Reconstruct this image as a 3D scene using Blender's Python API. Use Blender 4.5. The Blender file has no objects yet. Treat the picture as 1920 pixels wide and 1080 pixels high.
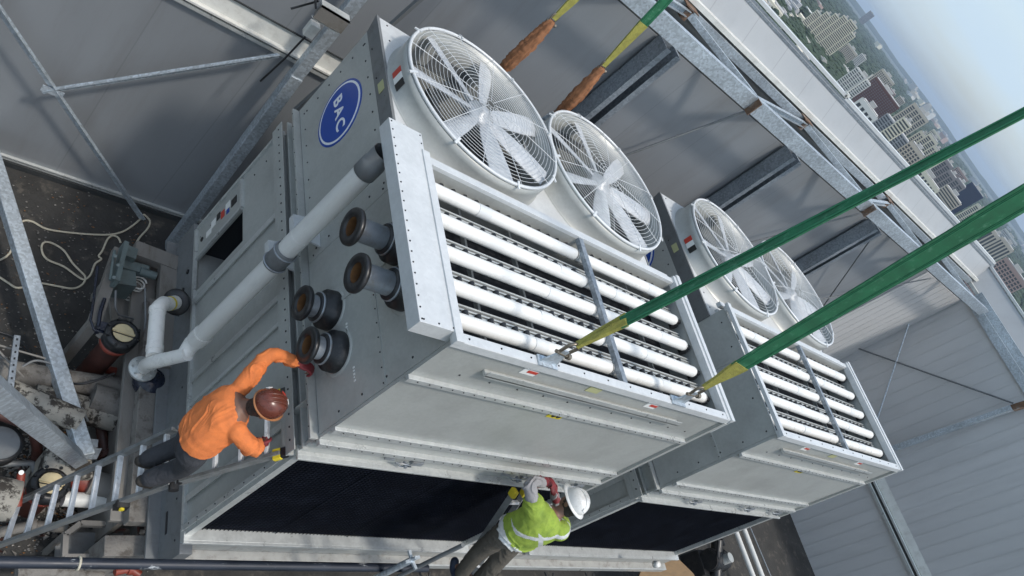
import bpy, bmesh, math, random
from mathutils import Vector, Matrix
from mathutils import noise as mnoise
random.seed(11)
SC = bpy.context.scene
COL = SC.collection
# ------------------------------------------------------------------ camera
FPX = 1375.33
CAM = Vector((-3.0151, -2.3391, 6.7521))
CR = Vector((0.69772225, -0.19571615, 0.68911454)); CD = Vector((0.26538721, -0.82289199, -0.50241258)); CF = Vector((0.66539709, 0.53342663, -0.52220949))
cam = bpy.data.cameras.new('camera'); camo = bpy.data.objects.new('camera', cam); COL.objects.link(camo)
cam.sensor_width = 36.0; cam.lens = FPX / 1920 * 36.0; cam.clip_start = 0.05; cam.clip_end = 60000
mw = Matrix.Identity(4)
for i in range(3):
    mw[i][0] = CR[i]; mw[i][1] = -CD[i]; mw[i][2] = -CF[i]; mw[i][3] = CAM[i]
camo.matrix_world = mw
SC.camera = camo
# ------------------------------------------------------------------ world + sun
SUN = Vector((0.16, -0.42, 0.90)).normalized()
w = bpy.data.worlds.new('World'); SC.world = w; w.use_nodes = True
nt = w.node_tree; N = nt.nodes; L = nt.links; N.clear()
sky = N.new('ShaderNodeTexSky'); sky.sky_type = 'NISHITA'; sky.sun_disc = False
sky.sun_elevation = math.asin(SUN.z); sky.sun_rotation = math.atan2(SUN.x, SUN.y)
sky.air_density = 1.3; sky.dust_density = 3.0; sky.altitude = 100
tc = N.new('ShaderNodeTexCoord'); mp = N.new('ShaderNodeMapping')
mp.inputs['Rotation'].default_value = (0, 0, math.radians(25)); mp.inputs['Scale'].default_value = (1.2, 1.2, 9.0)
nz = N.new('ShaderNodeTexNoise'); nz.inputs['Scale'].default_value = 1.3; nz.inputs['Detail'].default_value = 5; nz.inputs['Roughness'].default_value = .5
rp = N.new('ShaderNodeValToRGB'); rp.color_ramp.elements[0].position = .36; rp.color_ramp.elements[1].position = .66
rp.color_ramp.elements[0].color = (.12, .12, .12, 1)
mx = N.new('ShaderNodeMixRGB'); mx.inputs[2].default_value = (2.6, 3.25, 3.8, 1)
bg = N.new('ShaderNodeBackground'); bg.inputs['Strength'].default_value = 0.15
wo = N.new('ShaderNodeOutputWorld')
L.new(tc.outputs['Generated'], mp.inputs[0]); L.new(mp.outputs[0], nz.inputs[0]); L.new(nz.outputs[0], rp.inputs[0])
L.new(rp.outputs[0], mx.inputs[0]); L.new(sky.outputs[0], mx.inputs[1]); L.new(mx.outputs[0], bg.inputs[0]); L.new(bg.outputs[0], wo.inputs[0])
sl = bpy.data.lights.new('sun', 'SUN'); sl.energy = 1.3; sl.angle = math.radians(5); sl.color = (1, .95, .88)
so = bpy.data.objects.new('sun', sl); COL.objects.link(so); so.rotation_euler = SUN.to_track_quat('Z', 'Y').to_euler(); so.location = (0, 0, 60)
SC.view_settings.view_transform = 'Standard'; SC.view_settings.look = 'None'; SC.view_settings.exposure = 0.70; SC.view_settings.gamma = 1

def P(px, py, axis, val):
    "a point of the place on the plane axis=val seen at photo pixel px,py"
    d = CR * ((px - 960) / FPX) + CD * ((py - 540) / FPX) + CF
    return CAM + d * ((val - CAM[axis]) / d[axis])
# ------------------------------------------------------------------ materials
def mat(name, col, rough=.5, metal=0., var=.0, vscale=3., bump=0., bscale=40., dirt=None, dscale=2., damt=.5, coords='Object', stretch=(1, 1, 1), spec=.5, damin=.5, damax=.7):
    m = bpy.data.materials.new(name); m.use_nodes = True; n = m.node_tree.nodes; l = m.node_tree.links
    b = n['Principled BSDF']; b.inputs['Roughness'].default_value = rough; b.inputs['Metallic'].default_value = metal
    b.inputs['Specular IOR Level'].default_value = spec
    c4 = (*col, 1)
    b.inputs['Base Color'].default_value = c4
    t = n.new('ShaderNodeTexCoord'); mpn = n.new('ShaderNodeMapping'); mpn.inputs['Scale'].default_value = stretch
    l.new(t.outputs[coords], mpn.inputs[0]); src = None
    if var:
        a = n.new('ShaderNodeTexNoise'); a.inputs['Scale'].default_value = vscale; a.inputs['Detail'].default_value = 6; a.inputs['Roughness'].default_value = .65
        l.new(mpn.outputs[0], a.inputs[0])
        r = n.new('ShaderNodeMapRange'); r.inputs[1].default_value = .3; r.inputs[2].default_value = .7; r.inputs[3].default_value = 1 - var; r.inputs[4].default_value = 1 + var
        l.new(a.outputs[0], r.inputs[0])
        hs = n.new('ShaderNodeVectorMath'); hs.operation = 'SCALE'; hs.inputs[0].default_value = col; l.new(r.outputs[0], hs.inputs['Scale'])
        src = hs.outputs[0]
        rr = n.new('ShaderNodeMapRange'); rr.inputs[1].default_value = .3; rr.inputs[2].default_value = .7; rr.inputs[3].default_value = max(.05, rough - .12); rr.inputs[4].default_value = min(1, rough + .12)
        l.new(a.outputs[0], rr.inputs[0]); l.new(rr.outputs[0], b.inputs['Roughness'])
    if dirt:
        d = n.new('ShaderNodeTexNoise'); d.inputs['Scale'].default_value = dscale; d.inputs['Detail'].default_value = 9; d.inputs['Roughness'].default_value = .72
        l.new(mpn.outputs[0], d.inputs[0])
        r2 = n.new('ShaderNodeMapRange'); r2.inputs[1].default_value = damin; r2.inputs[2].default_value = damax; r2.inputs[3].default_value = 0; r2.inputs[4].default_value = damt
        l.new(d.outputs[0], r2.inputs[0])
        mm = n.new('ShaderNodeMixRGB'); l.new(r2.outputs[0], mm.inputs[0])
        if src: l.new(src, mm.inputs[1])
        else: mm.inputs[1].default_value = c4
        mm.inputs[2].default_value = (*dirt, 1); src = mm.outputs[0]
    if src: l.new(src, b.inputs['Base Color'])
    if bump:
        bn = n.new('ShaderNodeTexNoise'); bn.inputs['Scale'].default_value = bscale; bn.inputs['Detail'].default_value = 4
        l.new(mpn.outputs[0], bn.inputs[0])
        bp = n.new('ShaderNodeBump'); bp.inputs['Strength'].default_value = bump; bp.inputs['Distance'].default_value = .02
        l.new(bn.outputs[0], bp.inputs['Height']); l.new(bp.outputs[0], b.inputs['Normal'])
    return m
def galv_mat(name, col, rough=.42):
    m = mat(name, col, rough, .55, var=.12, vscale=1.5); n = m.node_tree.nodes; l = m.node_tree.links; b = n['Principled BSDF']
    v = n.new('ShaderNodeTexVoronoi'); v.inputs['Scale'].default_value = 38; t = n.new('ShaderNodeTexCoord'); l.new(t.outputs['Object'], v.inputs[0])
    bw = n.new('ShaderNodeSeparateColor'); l.new(v.outputs['Color'], bw.inputs[0])
    r = n.new('ShaderNodeMapRange'); r.inputs[3].default_value = .78; r.inputs[4].default_value = 1.2; l.new(bw.outputs[0], r.inputs[0])
    s = n.new('ShaderNodeVectorMath'); s.operation = 'SCALE'; src = b.inputs['Base Color'].links[0].from_socket
    l.new(src, s.inputs[0]); l.new(r.outputs[0], s.inputs['Scale']); l.new(s.outputs[0], b.inputs['Base Color'])
    return m
M = dict(
 shell=mat('unit_paint', (.39, .40, .38), .42, .15, var=.07, vscale=1.2, dirt=(.30, .30, .285), dscale=2.6, damt=.55, bump=.12, bscale=2.2, damin=.48, damax=.7),
 hem=mat('hem_metal', (.50, .515, .50), .35, .35, var=.08, vscale=6),
 white=mat('bright_panel', (.56, .575, .575), .4, .1, var=.06, vscale=5, dirt=(.45, .46, .46), dscale=8, damt=.3),
 pvcband=mat('pvc_sleeve', (.66, .665, .65), .35, 0, var=.04, vscale=8),
 pvc=mat('white_pvc', (.74, .735, .70), .32, 0, var=.03, vscale=8, dirt=(.6, .58, .54), dscale=4, damt=.35),
 pipegrey=mat('weathered_pvc', (.64, .64, .61), .4, 0, var=.06, vscale=5, dirt=(.40, .40, .38), dscale=5, damt=.5, stretch=(1, 1, .3)),
 guard=mat('guard_white', (.60, .615, .615), .4, .1, var=.05, vscale=8),
 blade=mat('blade_alu', (.52, .54, .555), .42, .15, var=.15, vscale=14, dirt=(.40, .42, .45), dscale=9, damt=.5),
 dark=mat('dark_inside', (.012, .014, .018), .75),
 slat=mat('eliminator', (.05, .055, .06), .6, .1),
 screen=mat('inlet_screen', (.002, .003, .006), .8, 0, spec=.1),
 screenwire=mat('screen_wire', (.005, .007, .013), .8, .0, spec=.1, var=.4, vscale=3, dirt=(.018, .022, .03), dscale=3, damt=.5),
 rubber=mat('black_rubber', (.014, .015, .017), .42, 0, var=.2, vscale=10, dirt=(.09, .08, .07), dscale=12, damt=.4),
 nozzle=mat('black_plastic', (.012, .013, .015), .4),
 steel=mat('pipe_steel', (.30, .33, .36), .42, .4, var=.12, vscale=8, dirt=(.22, .18, .13), dscale=10, damt=.6),
 splice=mat('rusty_plate', (.13, .075, .045), .8, 0, var=.4, vscale=9, dirt=(.30, .30, .29), dscale=6, damt=.8),
 rustin=mat('rusty_inside', (.16, .075, .025), .8, 0, var=.4, vscale=9),
 galv=galv_mat('galvanised', (.47, .52, .56)),
 galvd=galv_mat('galvanised_dull', (.27, .30, .33), .5),
 wall=mat('wall_panel', (.26, .275, .29), .5, .2, var=.07, vscale=.9, dirt=(.20, .20, .20), dscale=2.2, damt=.5, bump=.08, bscale=2.5, stretch=(1, 1, .16)),
 wall2=mat('wall_panel_far', (.56, .555, .55), .5, .2, var=.06, vscale=.8, dirt=(.45, .445, .44), dscale=2, damt=.5, stretch=(1, 1, .16)),
 flash=mat('pale_flashing', (.62, .62, .58), .5, 0, var=.08, vscale=4, dirt=(.38, .36, .32), dscale=6, damt=.6),
 parapet=mat('parapet_white', (.35, .365, .375), .5, .05, var=.05, vscale=1.2, dirt=(.30, .30, .30), dscale=2, damt=.4),
 gut=mat('dark_gutter', (.035, .038, .04), .6, 0, var=.3, vscale=9),
 ground=mat('roof_membrane', (.035, .034, .032), .85, 0, var=.45, vscale=2.5, dirt=(.13, .115, .095), dscale=3.5, damt=.75, bump=.5, bscale=25, damin=.54, damax=.68),
 conc=mat('old_concrete', (.17, .16, .145), .85, 0, var=.2, vscale=5, dirt=(.07, .06, .05), dscale=7, damt=.8, bump=.4, bscale=40, damin=.5, damax=.62),
 mould=mat('mouldy_insulation', (.27, .255, .22), .8, 0, var=.2, vscale=5, dirt=(.025, .02, .016), dscale=6, damt=.95, damin=.49, damax=.55, bump=.3, bscale=30),
 beam=mat('weathered_steel', (.19, .18, .165), .6, .1, var=.15, vscale=4, dirt=(.10, .085, .065), dscale=8, damt=.7, stretch=(1, .25, 1)),
 greybeam=mat('painted_beam', (.17, .18, .185), .5, .15, var=.1, vscale=4, dirt=(.09, .085, .08), dscale=8, damt=.5),
 teal=mat('teal_paint', (.11, .145, .145), .5, .1, var=.15, vscale=6, dirt=(.06, .06, .05), dscale=9, damt=.5),
 red=mat('red_brown_pipe', (.055, .018, .013), .55, .1, var=.3, vscale=6, dirt=(.012, .01, .01), dscale=5, damt=.7),
 redp=mat('red_paint', (.20, .035, .02), .5, 0, var=.3, vscale=9),
 cream=mat('cream_cover', (.60, .50, .30), .6, 0, var=.12, vscale=10, dirt=(.35, .27, .14), dscale=8, damt=.4),
 navy=mat('navy_pipe', (.016, .021, .032), .45, .1, var=.3, vscale=8, dirt=(.42, .44, .45), dscale=11, damt=.9, damin=.60, damax=.66, stretch=(.4, 1, 1)),
 railm=mat('base_rail_paint', (.34, .34, .32), .55, .1, var=.12, vscale=6, dirt=(.14, .12, .10), dscale=7, damt=.7),
 navyp=mat('navy_plastic', (.01, .014, .028), .28, 0, var=.3, vscale=5),
 rope=mat('cream_rope', (.50, .46, .36), .8, 0, var=.15, vscale=30, bump=.4, bscale=120),
 green=mat('green_web', (.018, .135, .06), .8, 0, var=.3, vscale=7, bump=.15, bscale=320, dirt=(.10, .24, .15), dscale=14, damt=.6, damin=.56, damax=.64),
 greenl=mat('stitch_green', (.05, .26, .13), .8),
 yell=mat('yellow_web', (.34, .315, .07), .8, 0, var=.25, vscale=16, bump=.5, bscale=110, dirt=(.16, .15, .05), dscale=12, damt=.5),
 brown=mat('brown_sleeve', (.29, .125, .055), .85, 0, var=.3, vscale=14, bump=.5, bscale=60, dirt=(.06, .028, .018), dscale=16, damt=.85, stretch=(1, 1, .25)),
 shack=mat('shackle_steel', (.22, .19, .15), .4, .7, var=.3, vscale=12),
 blue=mat('badge_blue', (.0, .055, .34), .35), badgew=mat('badge_white', (.82, .83, .85), .4),
 ly=mat('label_yellow', (.62, .50, .02), .5), lw=mat('label_white', (.75, .75, .72), .5), lr=mat('label_red', (.5, .05, .03), .5), lk=mat('label_black', (.02, .02, .02), .5),
 lcream=mat('label_faded', (.42, .42, .22), .6),
 alu=mat('ladder_alu', (.78, .79, .80), .35, .25, var=.12, vscale=12, dirt=(.3, .3, .29), dscale=9, damt=.5),
 rail=mat('ladder_rail', (.24, .25, .25), .45, .4, var=.2, vscale=9, dirt=(.07, .065, .06), dscale=8, damt=.5),
 tipy=mat('tip_yellow', (.66, .52, .03), .5),
 wood=mat('plywood', (.20, .13, .065), .7, 0, var=.2, vscale=6, stretch=(1, 6, 1)),
 orange=mat('orange_shirt', (.66, .185, .05), .9, 0, var=.12, vscale=12, bump=.35, bscale=220, dirt=(.45, .12, .04), dscale=9, damt=.5),
 trouser=mat('charcoal_trousers', (.035, .037, .043), .85, 0, var=.25, vscale=9, bump=.3, bscale=50),
 trouser2=mat('brown_trousers', (.085, .075, .06), .85, 0, var=.22, vscale=9, bump=.3, bscale=50),
 boot=mat('boot_leather', (.03, .025, .02), .6, 0, var=.3, vscale=15), bootn=mat('boot_navy', (.02, .03, .055), .6, 0, var=.3, vscale=15),
 skin=mat('skin', (.17, .09, .06), .55, 0, var=.08, vscale=20), hairm=mat('hair', (.02, .015, .012), .7, 0, var=.3, vscale=60, bump=.6, bscale=90),
 hatb=mat('brown_hat', (.115, .030, .018), .3, 0, var=.25, vscale=14, dirt=(.06, .03, .02), dscale=16, damt=.6), hatw=mat('white_hat', (.68, .68, .66), .35, 0, var=.06, vscale=9, dirt=(.38, .36, .32), dscale=14, damt=.7),
 hatbrim=mat('tan_brim', (.36, .15, .06), .35),
 glove=mat('red_glove', (.17, .02, .025), .7, 0, var=.3, vscale=18), vest=mat('lime_vest', (.27, .37, .05), .85, 0, var=.2, vscale=9, bump=.35, bscale=220, dirt=(.12, .22, .03), dscale=7, damt=.6),
 reflect=mat('silver_tape', (.62, .63, .62), .4, .2, var=.12, vscale=30), greyshirt=mat('grey_sleeve', (.25, .245, .25), .85, 0, var=.12, vscale=18, bump=.3, bscale=60),
)
def spangle(m, lo=.965, hi=1.03, sc=40):
    n = m.node_tree.nodes; l = m.node_tree.links; b = n['Principled BSDF']
    v = n.new('ShaderNodeTexVoronoi'); v.inputs['Scale'].default_value = sc; t = n.new('ShaderNodeTexCoord'); l.new(t.outputs['Object'], v.inputs[0])
    bw = n.new('ShaderNodeSeparateColor'); l.new(v.outputs['Color'], bw.inputs[0])
    r = n.new('ShaderNodeMapRange'); r.inputs[3].default_value = lo; r.inputs[4].default_value = hi; l.new(bw.outputs[0], r.inputs[0])
    s = n.new('ShaderNodeVectorMath'); s.operation = 'SCALE'; src = b.inputs['Base Color'].links[0].from_socket
    l.new(src, s.inputs[0]); l.new(r.outputs[0], s.inputs['Scale']); l.new(s.outputs[0], b.inputs['Base Color'])
spangle(M['shell']); spangle(M['white']); spangle(M['hem'], .94, 1.05)
# seams between the sheets of the far wall and of the parapet
def ribs(m, axis, pitch, depth=.75, width=.03):
    n = m.node_tree.nodes; l = m.node_tree.links; b = n['Principled BSDF']
    g = n.new('ShaderNodeNewGeometry'); sp = n.new('ShaderNodeSeparateXYZ'); l.new(g.outputs['Position'], sp.inputs[0])
    a = n.new('ShaderNodeMath'); a.operation = 'DIVIDE'; a.inputs[1].default_value = pitch; l.new(sp.outputs[axis], a.inputs[0])
    f = n.new('ShaderNodeMath'); f.operation = 'FRACT'; l.new(a.outputs[0], f.inputs[0])
    c = n.new('ShaderNodeMath'); c.operation = 'LESS_THAN'; c.inputs[1].default_value = width; l.new(f.outputs[0], c.inputs[0])
    mm = n.new('ShaderNodeMixRGB'); mm.blend_type = 'MULTIPLY'; mm.inputs[2].default_value = (depth, depth, depth, 1)
    l.new(c.outputs[0], mm.inputs[0]); l.new(b.inputs['Base Color'].links[0].from_socket, mm.inputs[1]); l.new(mm.outputs[0], b.inputs['Base Color'])
ribs(M['parapet'], 0, .92, .8, .02)
ribs(M['wall'], 0, 1.22, .86, .012)
# ------------------------------------------------------------------ mesh builder
class MB:
    def __init__(s): s.v = []; s.f = []; s.m = []; s.sm = []
    def add(s, vs, fs, m=0, smooth=False):
        o = len(s.v); s.v += [tuple(v) for v in vs]
        for f in fs: s.f.append([i + o for i in f]); s.m.append(m); s.sm.append(smooth)
    def box(s, x0, x1, y0, y1, z0, z1, m=0):
        if x0 > x1: x0, x1 = x1, x0
        if y0 > y1: y0, y1 = y1, y0
        if z0 > z1: z0, z1 = z1, z0
        vs = [(x, y, z) for x in (x0, x1) for y in (y0, y1) for z in (z0, z1)]
        s.add(vs, [(0, 1, 3, 2), (4, 6, 7, 5), (0, 4, 5, 1), (2, 3, 7, 6), (0, 2, 6, 4), (1, 5, 7, 3)], m)
        return s
    def bar(s, p0, p1, wdt, hgt, up=(0, 0, 1), m=0):
        p0 = Vector(p0); p1 = Vector(p1); d = (p1 - p0).normalized(); u = Vector(up); a = d.cross(u)
        if a.length < 1e-4: a = d.cross(Vector((1, 0, 0)))
        a.normalize(); b = a.cross(d).normalized(); a = a * wdt / 2; b = b * hgt / 2
        vs = [p + i * a + j * b for p in (p0, p1) for i, j in ((-1, -1), (1, -1), (1, 1), (-1, 1))]
        s.add(vs, [(3, 2, 1, 0), (4, 5, 6, 7), (0, 1, 5, 4), (1, 2, 6, 5), (2, 3, 7, 6), (3, 0, 4, 7)], m)
        return s
    def lsec(s, p0, p1, wdt, hgt, t=.02, up=(0, 0, 1), side=1, m=0):
        "angle / channel section: a web and two flanges"
        p0 = Vector(p0); p1 = Vector(p1); d = (p1 - p0).normalized(); u = Vector(up); a = d.cross(u).normalized(); b = a.cross(d).normalized()
        s.bar(p0, p1, t, hgt, up, m)
        for k in (-1, 1):
            o = b * (k * (hgt / 2 - t / 2)) + a * (side * (wdt / 2 + t / 2)); s.bar(p0 + o, p1 + o, wdt, t, up, m)
        return s
    def tube(s, p0, p1, r0, r1=None, seg=20, m=0, caps=True, smooth=True):
        r1 = r0 if r1 is None else r1
        p0 = Vector(p0); p1 = Vector(p1); d = (p1 - p0).normalized(); a = d.cross(Vector((0, 0, 1)))
        if a.length < 1e-3: a = d.cross(Vector((1, 0, 0)))
        a.normalize(); b = d.cross(a)
        vs = []
        for p, r in ((p0, r0), (p1, r1)):
            for k in range(seg):
                t = 2 * math.pi * k / seg; vs.append(p + (a * math.cos(t) + b * math.sin(t)) * r)
        s.add(vs, [(k, (k + 1) % seg, seg + (k + 1) % seg, seg + k) for k in range(seg)], m, smooth)
        if caps:
            s.add(vs[:seg], [tuple(range(seg))[::-1]], m); s.add(vs[seg:], [tuple(range(seg))], m)
        return s
    def path(s, pts, r, seg=10, m=0, closed=False, flat=None):
        "a swept tube through pts; flat=(w,t,up) sweeps a band instead"
        pts = [Vector(p) for p in pts]; n = len(pts); rings = []; prev = None
        for i, p in enumerate(pts):
            d = ((pts[(i + 1) % n] - pts[i - 1]) if closed else (pts[min(i + 1, n - 1)] - pts[max(i - 1, 0)])).normalized()
            ref = prev if prev is not None else (Vector((0, 0, 1)) if abs(d.z) < .9 else Vector((1, 0, 0)))
            a = d.cross(ref)
            if a.length < 1e-4: a = d.cross(Vector((0, 1, 0)))
            a.normalize(); b = a.cross(d).normalized(); prev = b
            rr = r[i] if isinstance(r, (list, tuple)) else r
            rings.append([p + (a * math.cos(2 * math.pi * k / seg) + b * math.sin(2 * math.pi * k / seg)) * rr for k in range(seg)])
        vs = [v for rg in rings for v in rg]; fs = []
        for i in range(n if closed else n - 1):
            j = (i + 1) % n
            for k in range(seg): fs.append((i * seg + k, j * seg + k, j * seg + (k + 1) % seg, i * seg + (k + 1) % seg))
        s.add(vs, fs, m, True)
        if not closed: s.add(rings[0], [tuple(range(seg))], m); s.add(rings[-1], [tuple(range(seg))[::-1]], m)
        return s
    def lathe(s, prof, c, axis, seg=32, m=0, smooth=True):
        "profile of (radius, distance along axis) turned about the axis through c"
        c = Vector(c); d = Vector(axis).normalized(); a = d.cross(Vector((0, 0, 1)))
        if a.length < 1e-3: a = d.cross(Vector((1, 0, 0)))
        a.normalize(); b = d.cross(a); vs = []
        for r, h in prof:
            for k in range(seg):
                t = 2 * math.pi * k / seg; vs.append(c + d * h + (a * math.cos(t) + b * math.sin(t)) * r)
        fs = []
        for i in range(len(prof) - 1):
            for k in range(seg): fs.append((i * seg + k, i * seg + (k + 1) % seg, (i + 1) * seg + (k + 1) % seg, (i + 1) * seg + k))
        s.add(vs, fs, m, smooth); return s
    def poly(s, pts, off, m=0):
        "a flat polygon given thickness off (a vector)"
        n = len(pts); o = Vector(off); a = [Vector(p) for p in pts]; vs = a + [p + o for p in a]
        s.add(vs, [tuple(range(n))[::-1], tuple(range(n, 2 * n))] + [(i, (i + 1) % n, n + (i + 1) % n, n + i) for i in range(n)], m); return s
    def rivet(s, p, nrm, r=.009, m=0):
        p = Vector(p); nn = Vector(nrm).normalized(); s.tube(p, p + nn * .006, r, r * .6, 6, m); return s
    def rivets(s, p0, p1, nrm, pitch=.1, r=.009, m=0):
        p0 = Vector(p0); p1 = Vector(p1); n = max(1, int((p1 - p0).length / pitch))
        for i in range(n + 1): s.rivet(p0.lerp(p1, i / n), nrm, r, m)
        return s
    def build(s, name, mats, parent=None, bevel=0):
        me = bpy.data.meshes.new(name); me.from_pydata(s.v, [], s.f)
        if not isinstance(mats, (list, tuple)): mats = [mats]
        for q in mats: me.materials.append(M[q] if isinstance(q, str) else q)
        me.polygons.foreach_set('material_index', s.m); me.polygons.foreach_set('use_smooth', s.sm)
        bm = bmesh.new(); bm.from_mesh(me); bmesh.ops.recalc_face_normals(bm, faces=bm.faces); bm.to_mesh(me); bm.free()
        me.update(); o = bpy.data.objects.new(name, me); COL.objects.link(o)
        if parent is not None: o.parent = parent
        if bevel:
            b = o.modifiers.new('bevel', 'BEVEL'); b.width = bevel; b.segments = 2; b.limit_method = 'ANGLE'; b.angle_limit = math.radians(50)
        return o
def tag(o, label=None, cat=None, group=None, kind=None):
    if label: o['label'] = label
    if cat: o['category'] = cat
    if group: o['group'] = group
    if kind: o['kind'] = kind
    return o
def thing(name, label, cat, loc=(0, 0, 0), group=None):
    o = bpy.data.objects.new(name, None); COL.objects.link(o); o.location = loc; o.empty_display_size = .2
    return tag(o, label, cat, group)
def local(v, t): return Vector(v) - t.location
def copy_tree(o, parent=None, skip=()):
    c = o.copy(); COL.objects.link(c); c.parent = parent
    for ch in list(o.children):
        if ch.name.split('.')[0] not in skip: copy_tree(ch, c, skip)
    return c
def text_part(s, size, origin, right, up, m, name, parent, depth=.003, spacing=1.0):
    cu = bpy.data.curves.new(name, 'FONT'); cu.body = s; cu.size = size; cu.extrude = depth; cu.align_x = 'CENTER'; cu.align_y = 'CENTER'; cu.space_character = spacing; cu.offset = size * .018
    to = bpy.data.objects.new('tmp', cu); COL.objects.link(to); bpy.context.view_layer.update()
    me = bpy.data.meshes.new_from_object(to.evaluated_get(bpy.context.evaluated_depsgraph_get())); bpy.data.objects.remove(to)
    r = Vector(right).normalized(); u = Vector(up).normalized(); nn = r.cross(u); X = Matrix.Identity(4)
    for i in range(3): X[i][0] = r[i]; X[i][1] = u[i]; X[i][2] = nn[i]; X[i][3] = origin[i]
    me.transform(X); me.materials.clear(); me.materials.append(M[m])
    o = bpy.data.objects.new(name, me); COL.objects.link(o); o.parent = parent; return o
HAZE = True
# ================================================================== COOLING TOWERS
NZ = []; W = 3.52; D = 3.62; R = .905; FX = (.93, 2.76); FY = 2.74
def make_unit():
    t = thing('cooling_tower', 'x', 'cooling tower')
    # ---- lower inlet section: end sheets with door opening, back, floor and lid
    b = MB()
    ow0, ow1, ozt = 2.72, 3.17, 1.04
    for x0, x1 in ((0, .03), (W - .03, W)):
        b.box(x0, x1, .03, ow0, -.05, 1.86)
        b.box(x0, x1, ow1, D, -.05, 1.86)
        b.box(x0, x1, ow0, ow1, ozt, 1.86)
    b.box(.03, W - .03, D - .03, D, -.05, 1.86)
    b.box(.03, W - .03, .08, D - .03, -.09, -.05)
    b.box(.03, W - .03, .08, D - .03, 1.8, 1.84)
    b.box(.55, .58, .1, D - .03, -.05, 1.8, 1); b.box(.03, .55, 2.35, 2.38, -.05, 1.8, 1); b.box(.03, .55, 3.3, 3.32, -.05, 1.8, 1); b.box(.03, .55, 2.38, 3.3, 1.1, 1.12, 1)  # near-black liner sheets added so the door opening reads as deep shade
    b.rivets((-.0, 3.45, .05), (0, 3.45, 1.8), (-1, 0, 0), .22, .012, 1)
    b.build('inlet_section', ['shell', 'dark'], t)
    r = MB()
    for y, wd in ((2.56, .035), (1.58, .03), (1.30, .02), (.32, .03)):
        r.box(-.028, 0, y - wd / 2, y + wd / 2, -.03, 1.8); r.box(-.03, -.026, y - wd, y + wd, -.03, 1.8)
    r.box(-.02, 0, 3.18, 3.2, -.05, 1.05); r.box(-.035, 0, 3.16, 3.56, 1.04, 1.075); r.box(-.03, 0, 3.59, 3.62, 0, 1.86); r.box(-.03, 0, .03, .08, 0, 1.86)
    r.box(-.035, 0, .03, 3.6, -.05, -.01); r.box(-.03, 0, 3.15, 3.175, -.04, 1.04)
    r.rivets((-.03, .06, .1), (-.03, .06, 1.8), (-1, 0, 0), .16, .008, 1)
    r.build('end_rib', ['hem', 'nozzle'], t)
    c = MB(); c.poly([(-.004, 3.22, 0), (-.004, 3.54, 0), (-.004, 3.54, 1.0), (-.004, 3.22, 1.0)], (.004, 0, 0)); dp = c.build('control_panel', ['shell'], t)
    c = MB()
    for y, z, hy, hz, k in ((3.40, .86, .05, .06, 3), (3.44, .72, .045, .05, 1), (3.40, .60, .05, .04, 2), (3.44, .50, .045, .04, 3), (3.42, .38, .05, .05, 1), (3.36, .27, .04, .06, 1), (3.36, .72, .03, .03, 0)):
        c.box(-.010, -.005, y - hy, y + hy, z - hz, z + hz, k)
    c.tube((-.012, 3.38, .1), (-.004, 3.38, .1), .03, m=3, seg=14)
    c.build('panel_label', ['blue', 'lw', 'lr', 'lk'], dp)
    s = MB(); s.tube((.35, 3.0, .1), (.5, 2.4, .9), .02, m=0); s.tube((.2, 2.7, .5), (.7, 3.0, .6), .015, m=0); s.build('float_linkage', ['steel'], t)
    # ---- inlet screen: dark panel behind woven wire
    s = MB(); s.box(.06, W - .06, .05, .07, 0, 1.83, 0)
    for i in range(1, 44): z = i * 1.83 / 44; s.box(.06, W - .06, .044, .049, z - .004, z + .004, 1)
    for i in range(1, 80): x = .06 + i * (W - .12) / 80; s.box(x - .004, x + .004, .040, .0435, 0, 1.83, 1)
    for x in (.9, 1.75, 2.6): s.box(x - .006, x + .006, .036, .0395, 0, 1.83, 1)
    s.build('inlet_screen', ['screen', 'screenwire'], t)
    f = MB(); f.box(-.01, .06, -.01, .07, -.04, 1.83); f.box(W - .06, W + .01, -.01, .07, -.04, 1.83)
    f.box(-.01, W + .01, -.012, .07, 1.83, 1.93); f.box(-.012, W + .012, -.05, -.012, 1.905, 1.93)
    f.box(-.02, W + .02, -.06, .07, -.09, -.01); f.box(-.02, W + .02, -.085, -.06, -.05, -.012)
    f.rivets((.1, -.012, 1.87), (3.45, -.012, 1.87), (0, -1, 0), .3, .009, 1)
    f.build('screen_frame', ['hem', 'nozzle'], t, .004)
    # ---- joint band
    j = MB(); j.box(.03, W - .03, .05, D - .05, 1.86, 2.22)
    for x0, x1 in ((-.07, .03), (W - .03, W + .07)):
        j.box(x0, x1, .0, D, 1.86, 1.885); j.box(x0, x1, .0, D, 2.185, 2.21); j.box(x0 + .0, x0 + .012, 0, D, 1.80, 1.86) if x0 < 0 else j.box(x1 - .012, x1, 0, D, 1.80, 1.86)
    j.box(-.075, -.065, 0, D, 1.885, 1.99); j.box(-.02, .03, 0, D, 2.0, 2.02)
    j.rivets((-.075, .1, 1.93), (-.075, 3.55, 1.93), (-1, 0, 0), .11, .011, 1); j.rivets((-.071, .1, 2.197), (-.071, 3.55, 2.197), (-1, 0, 0), .18, .006, 1)
    for y in (.35, .75): j.box(-.05, .03, y, y + .012, 1.89, 2.18)
    j.build('joint_flange', ['shell', 'nozzle'], t, .003)
    # ---- upper casing
    u = MB(); u.box(0, .03, 1.655, D, 2.22, 3.40); u.box(W - .03, W, 1.655, D, 2.22, 3.40); u.box(.03, W - .03, D - .03, D, 2.22, 3.40)
    u.box(0, .03, .032, 1.65, 2.22, 3.797); u.box(W - .03, W, .032, 1.65, 2.22, 3.797); u.box(.03, W - .03, 1.60, 1.63, 2.22, 3.80)
    u.box(-.012, -.001, 1.0, 1.03, 2.22, 3.62); 
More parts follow.
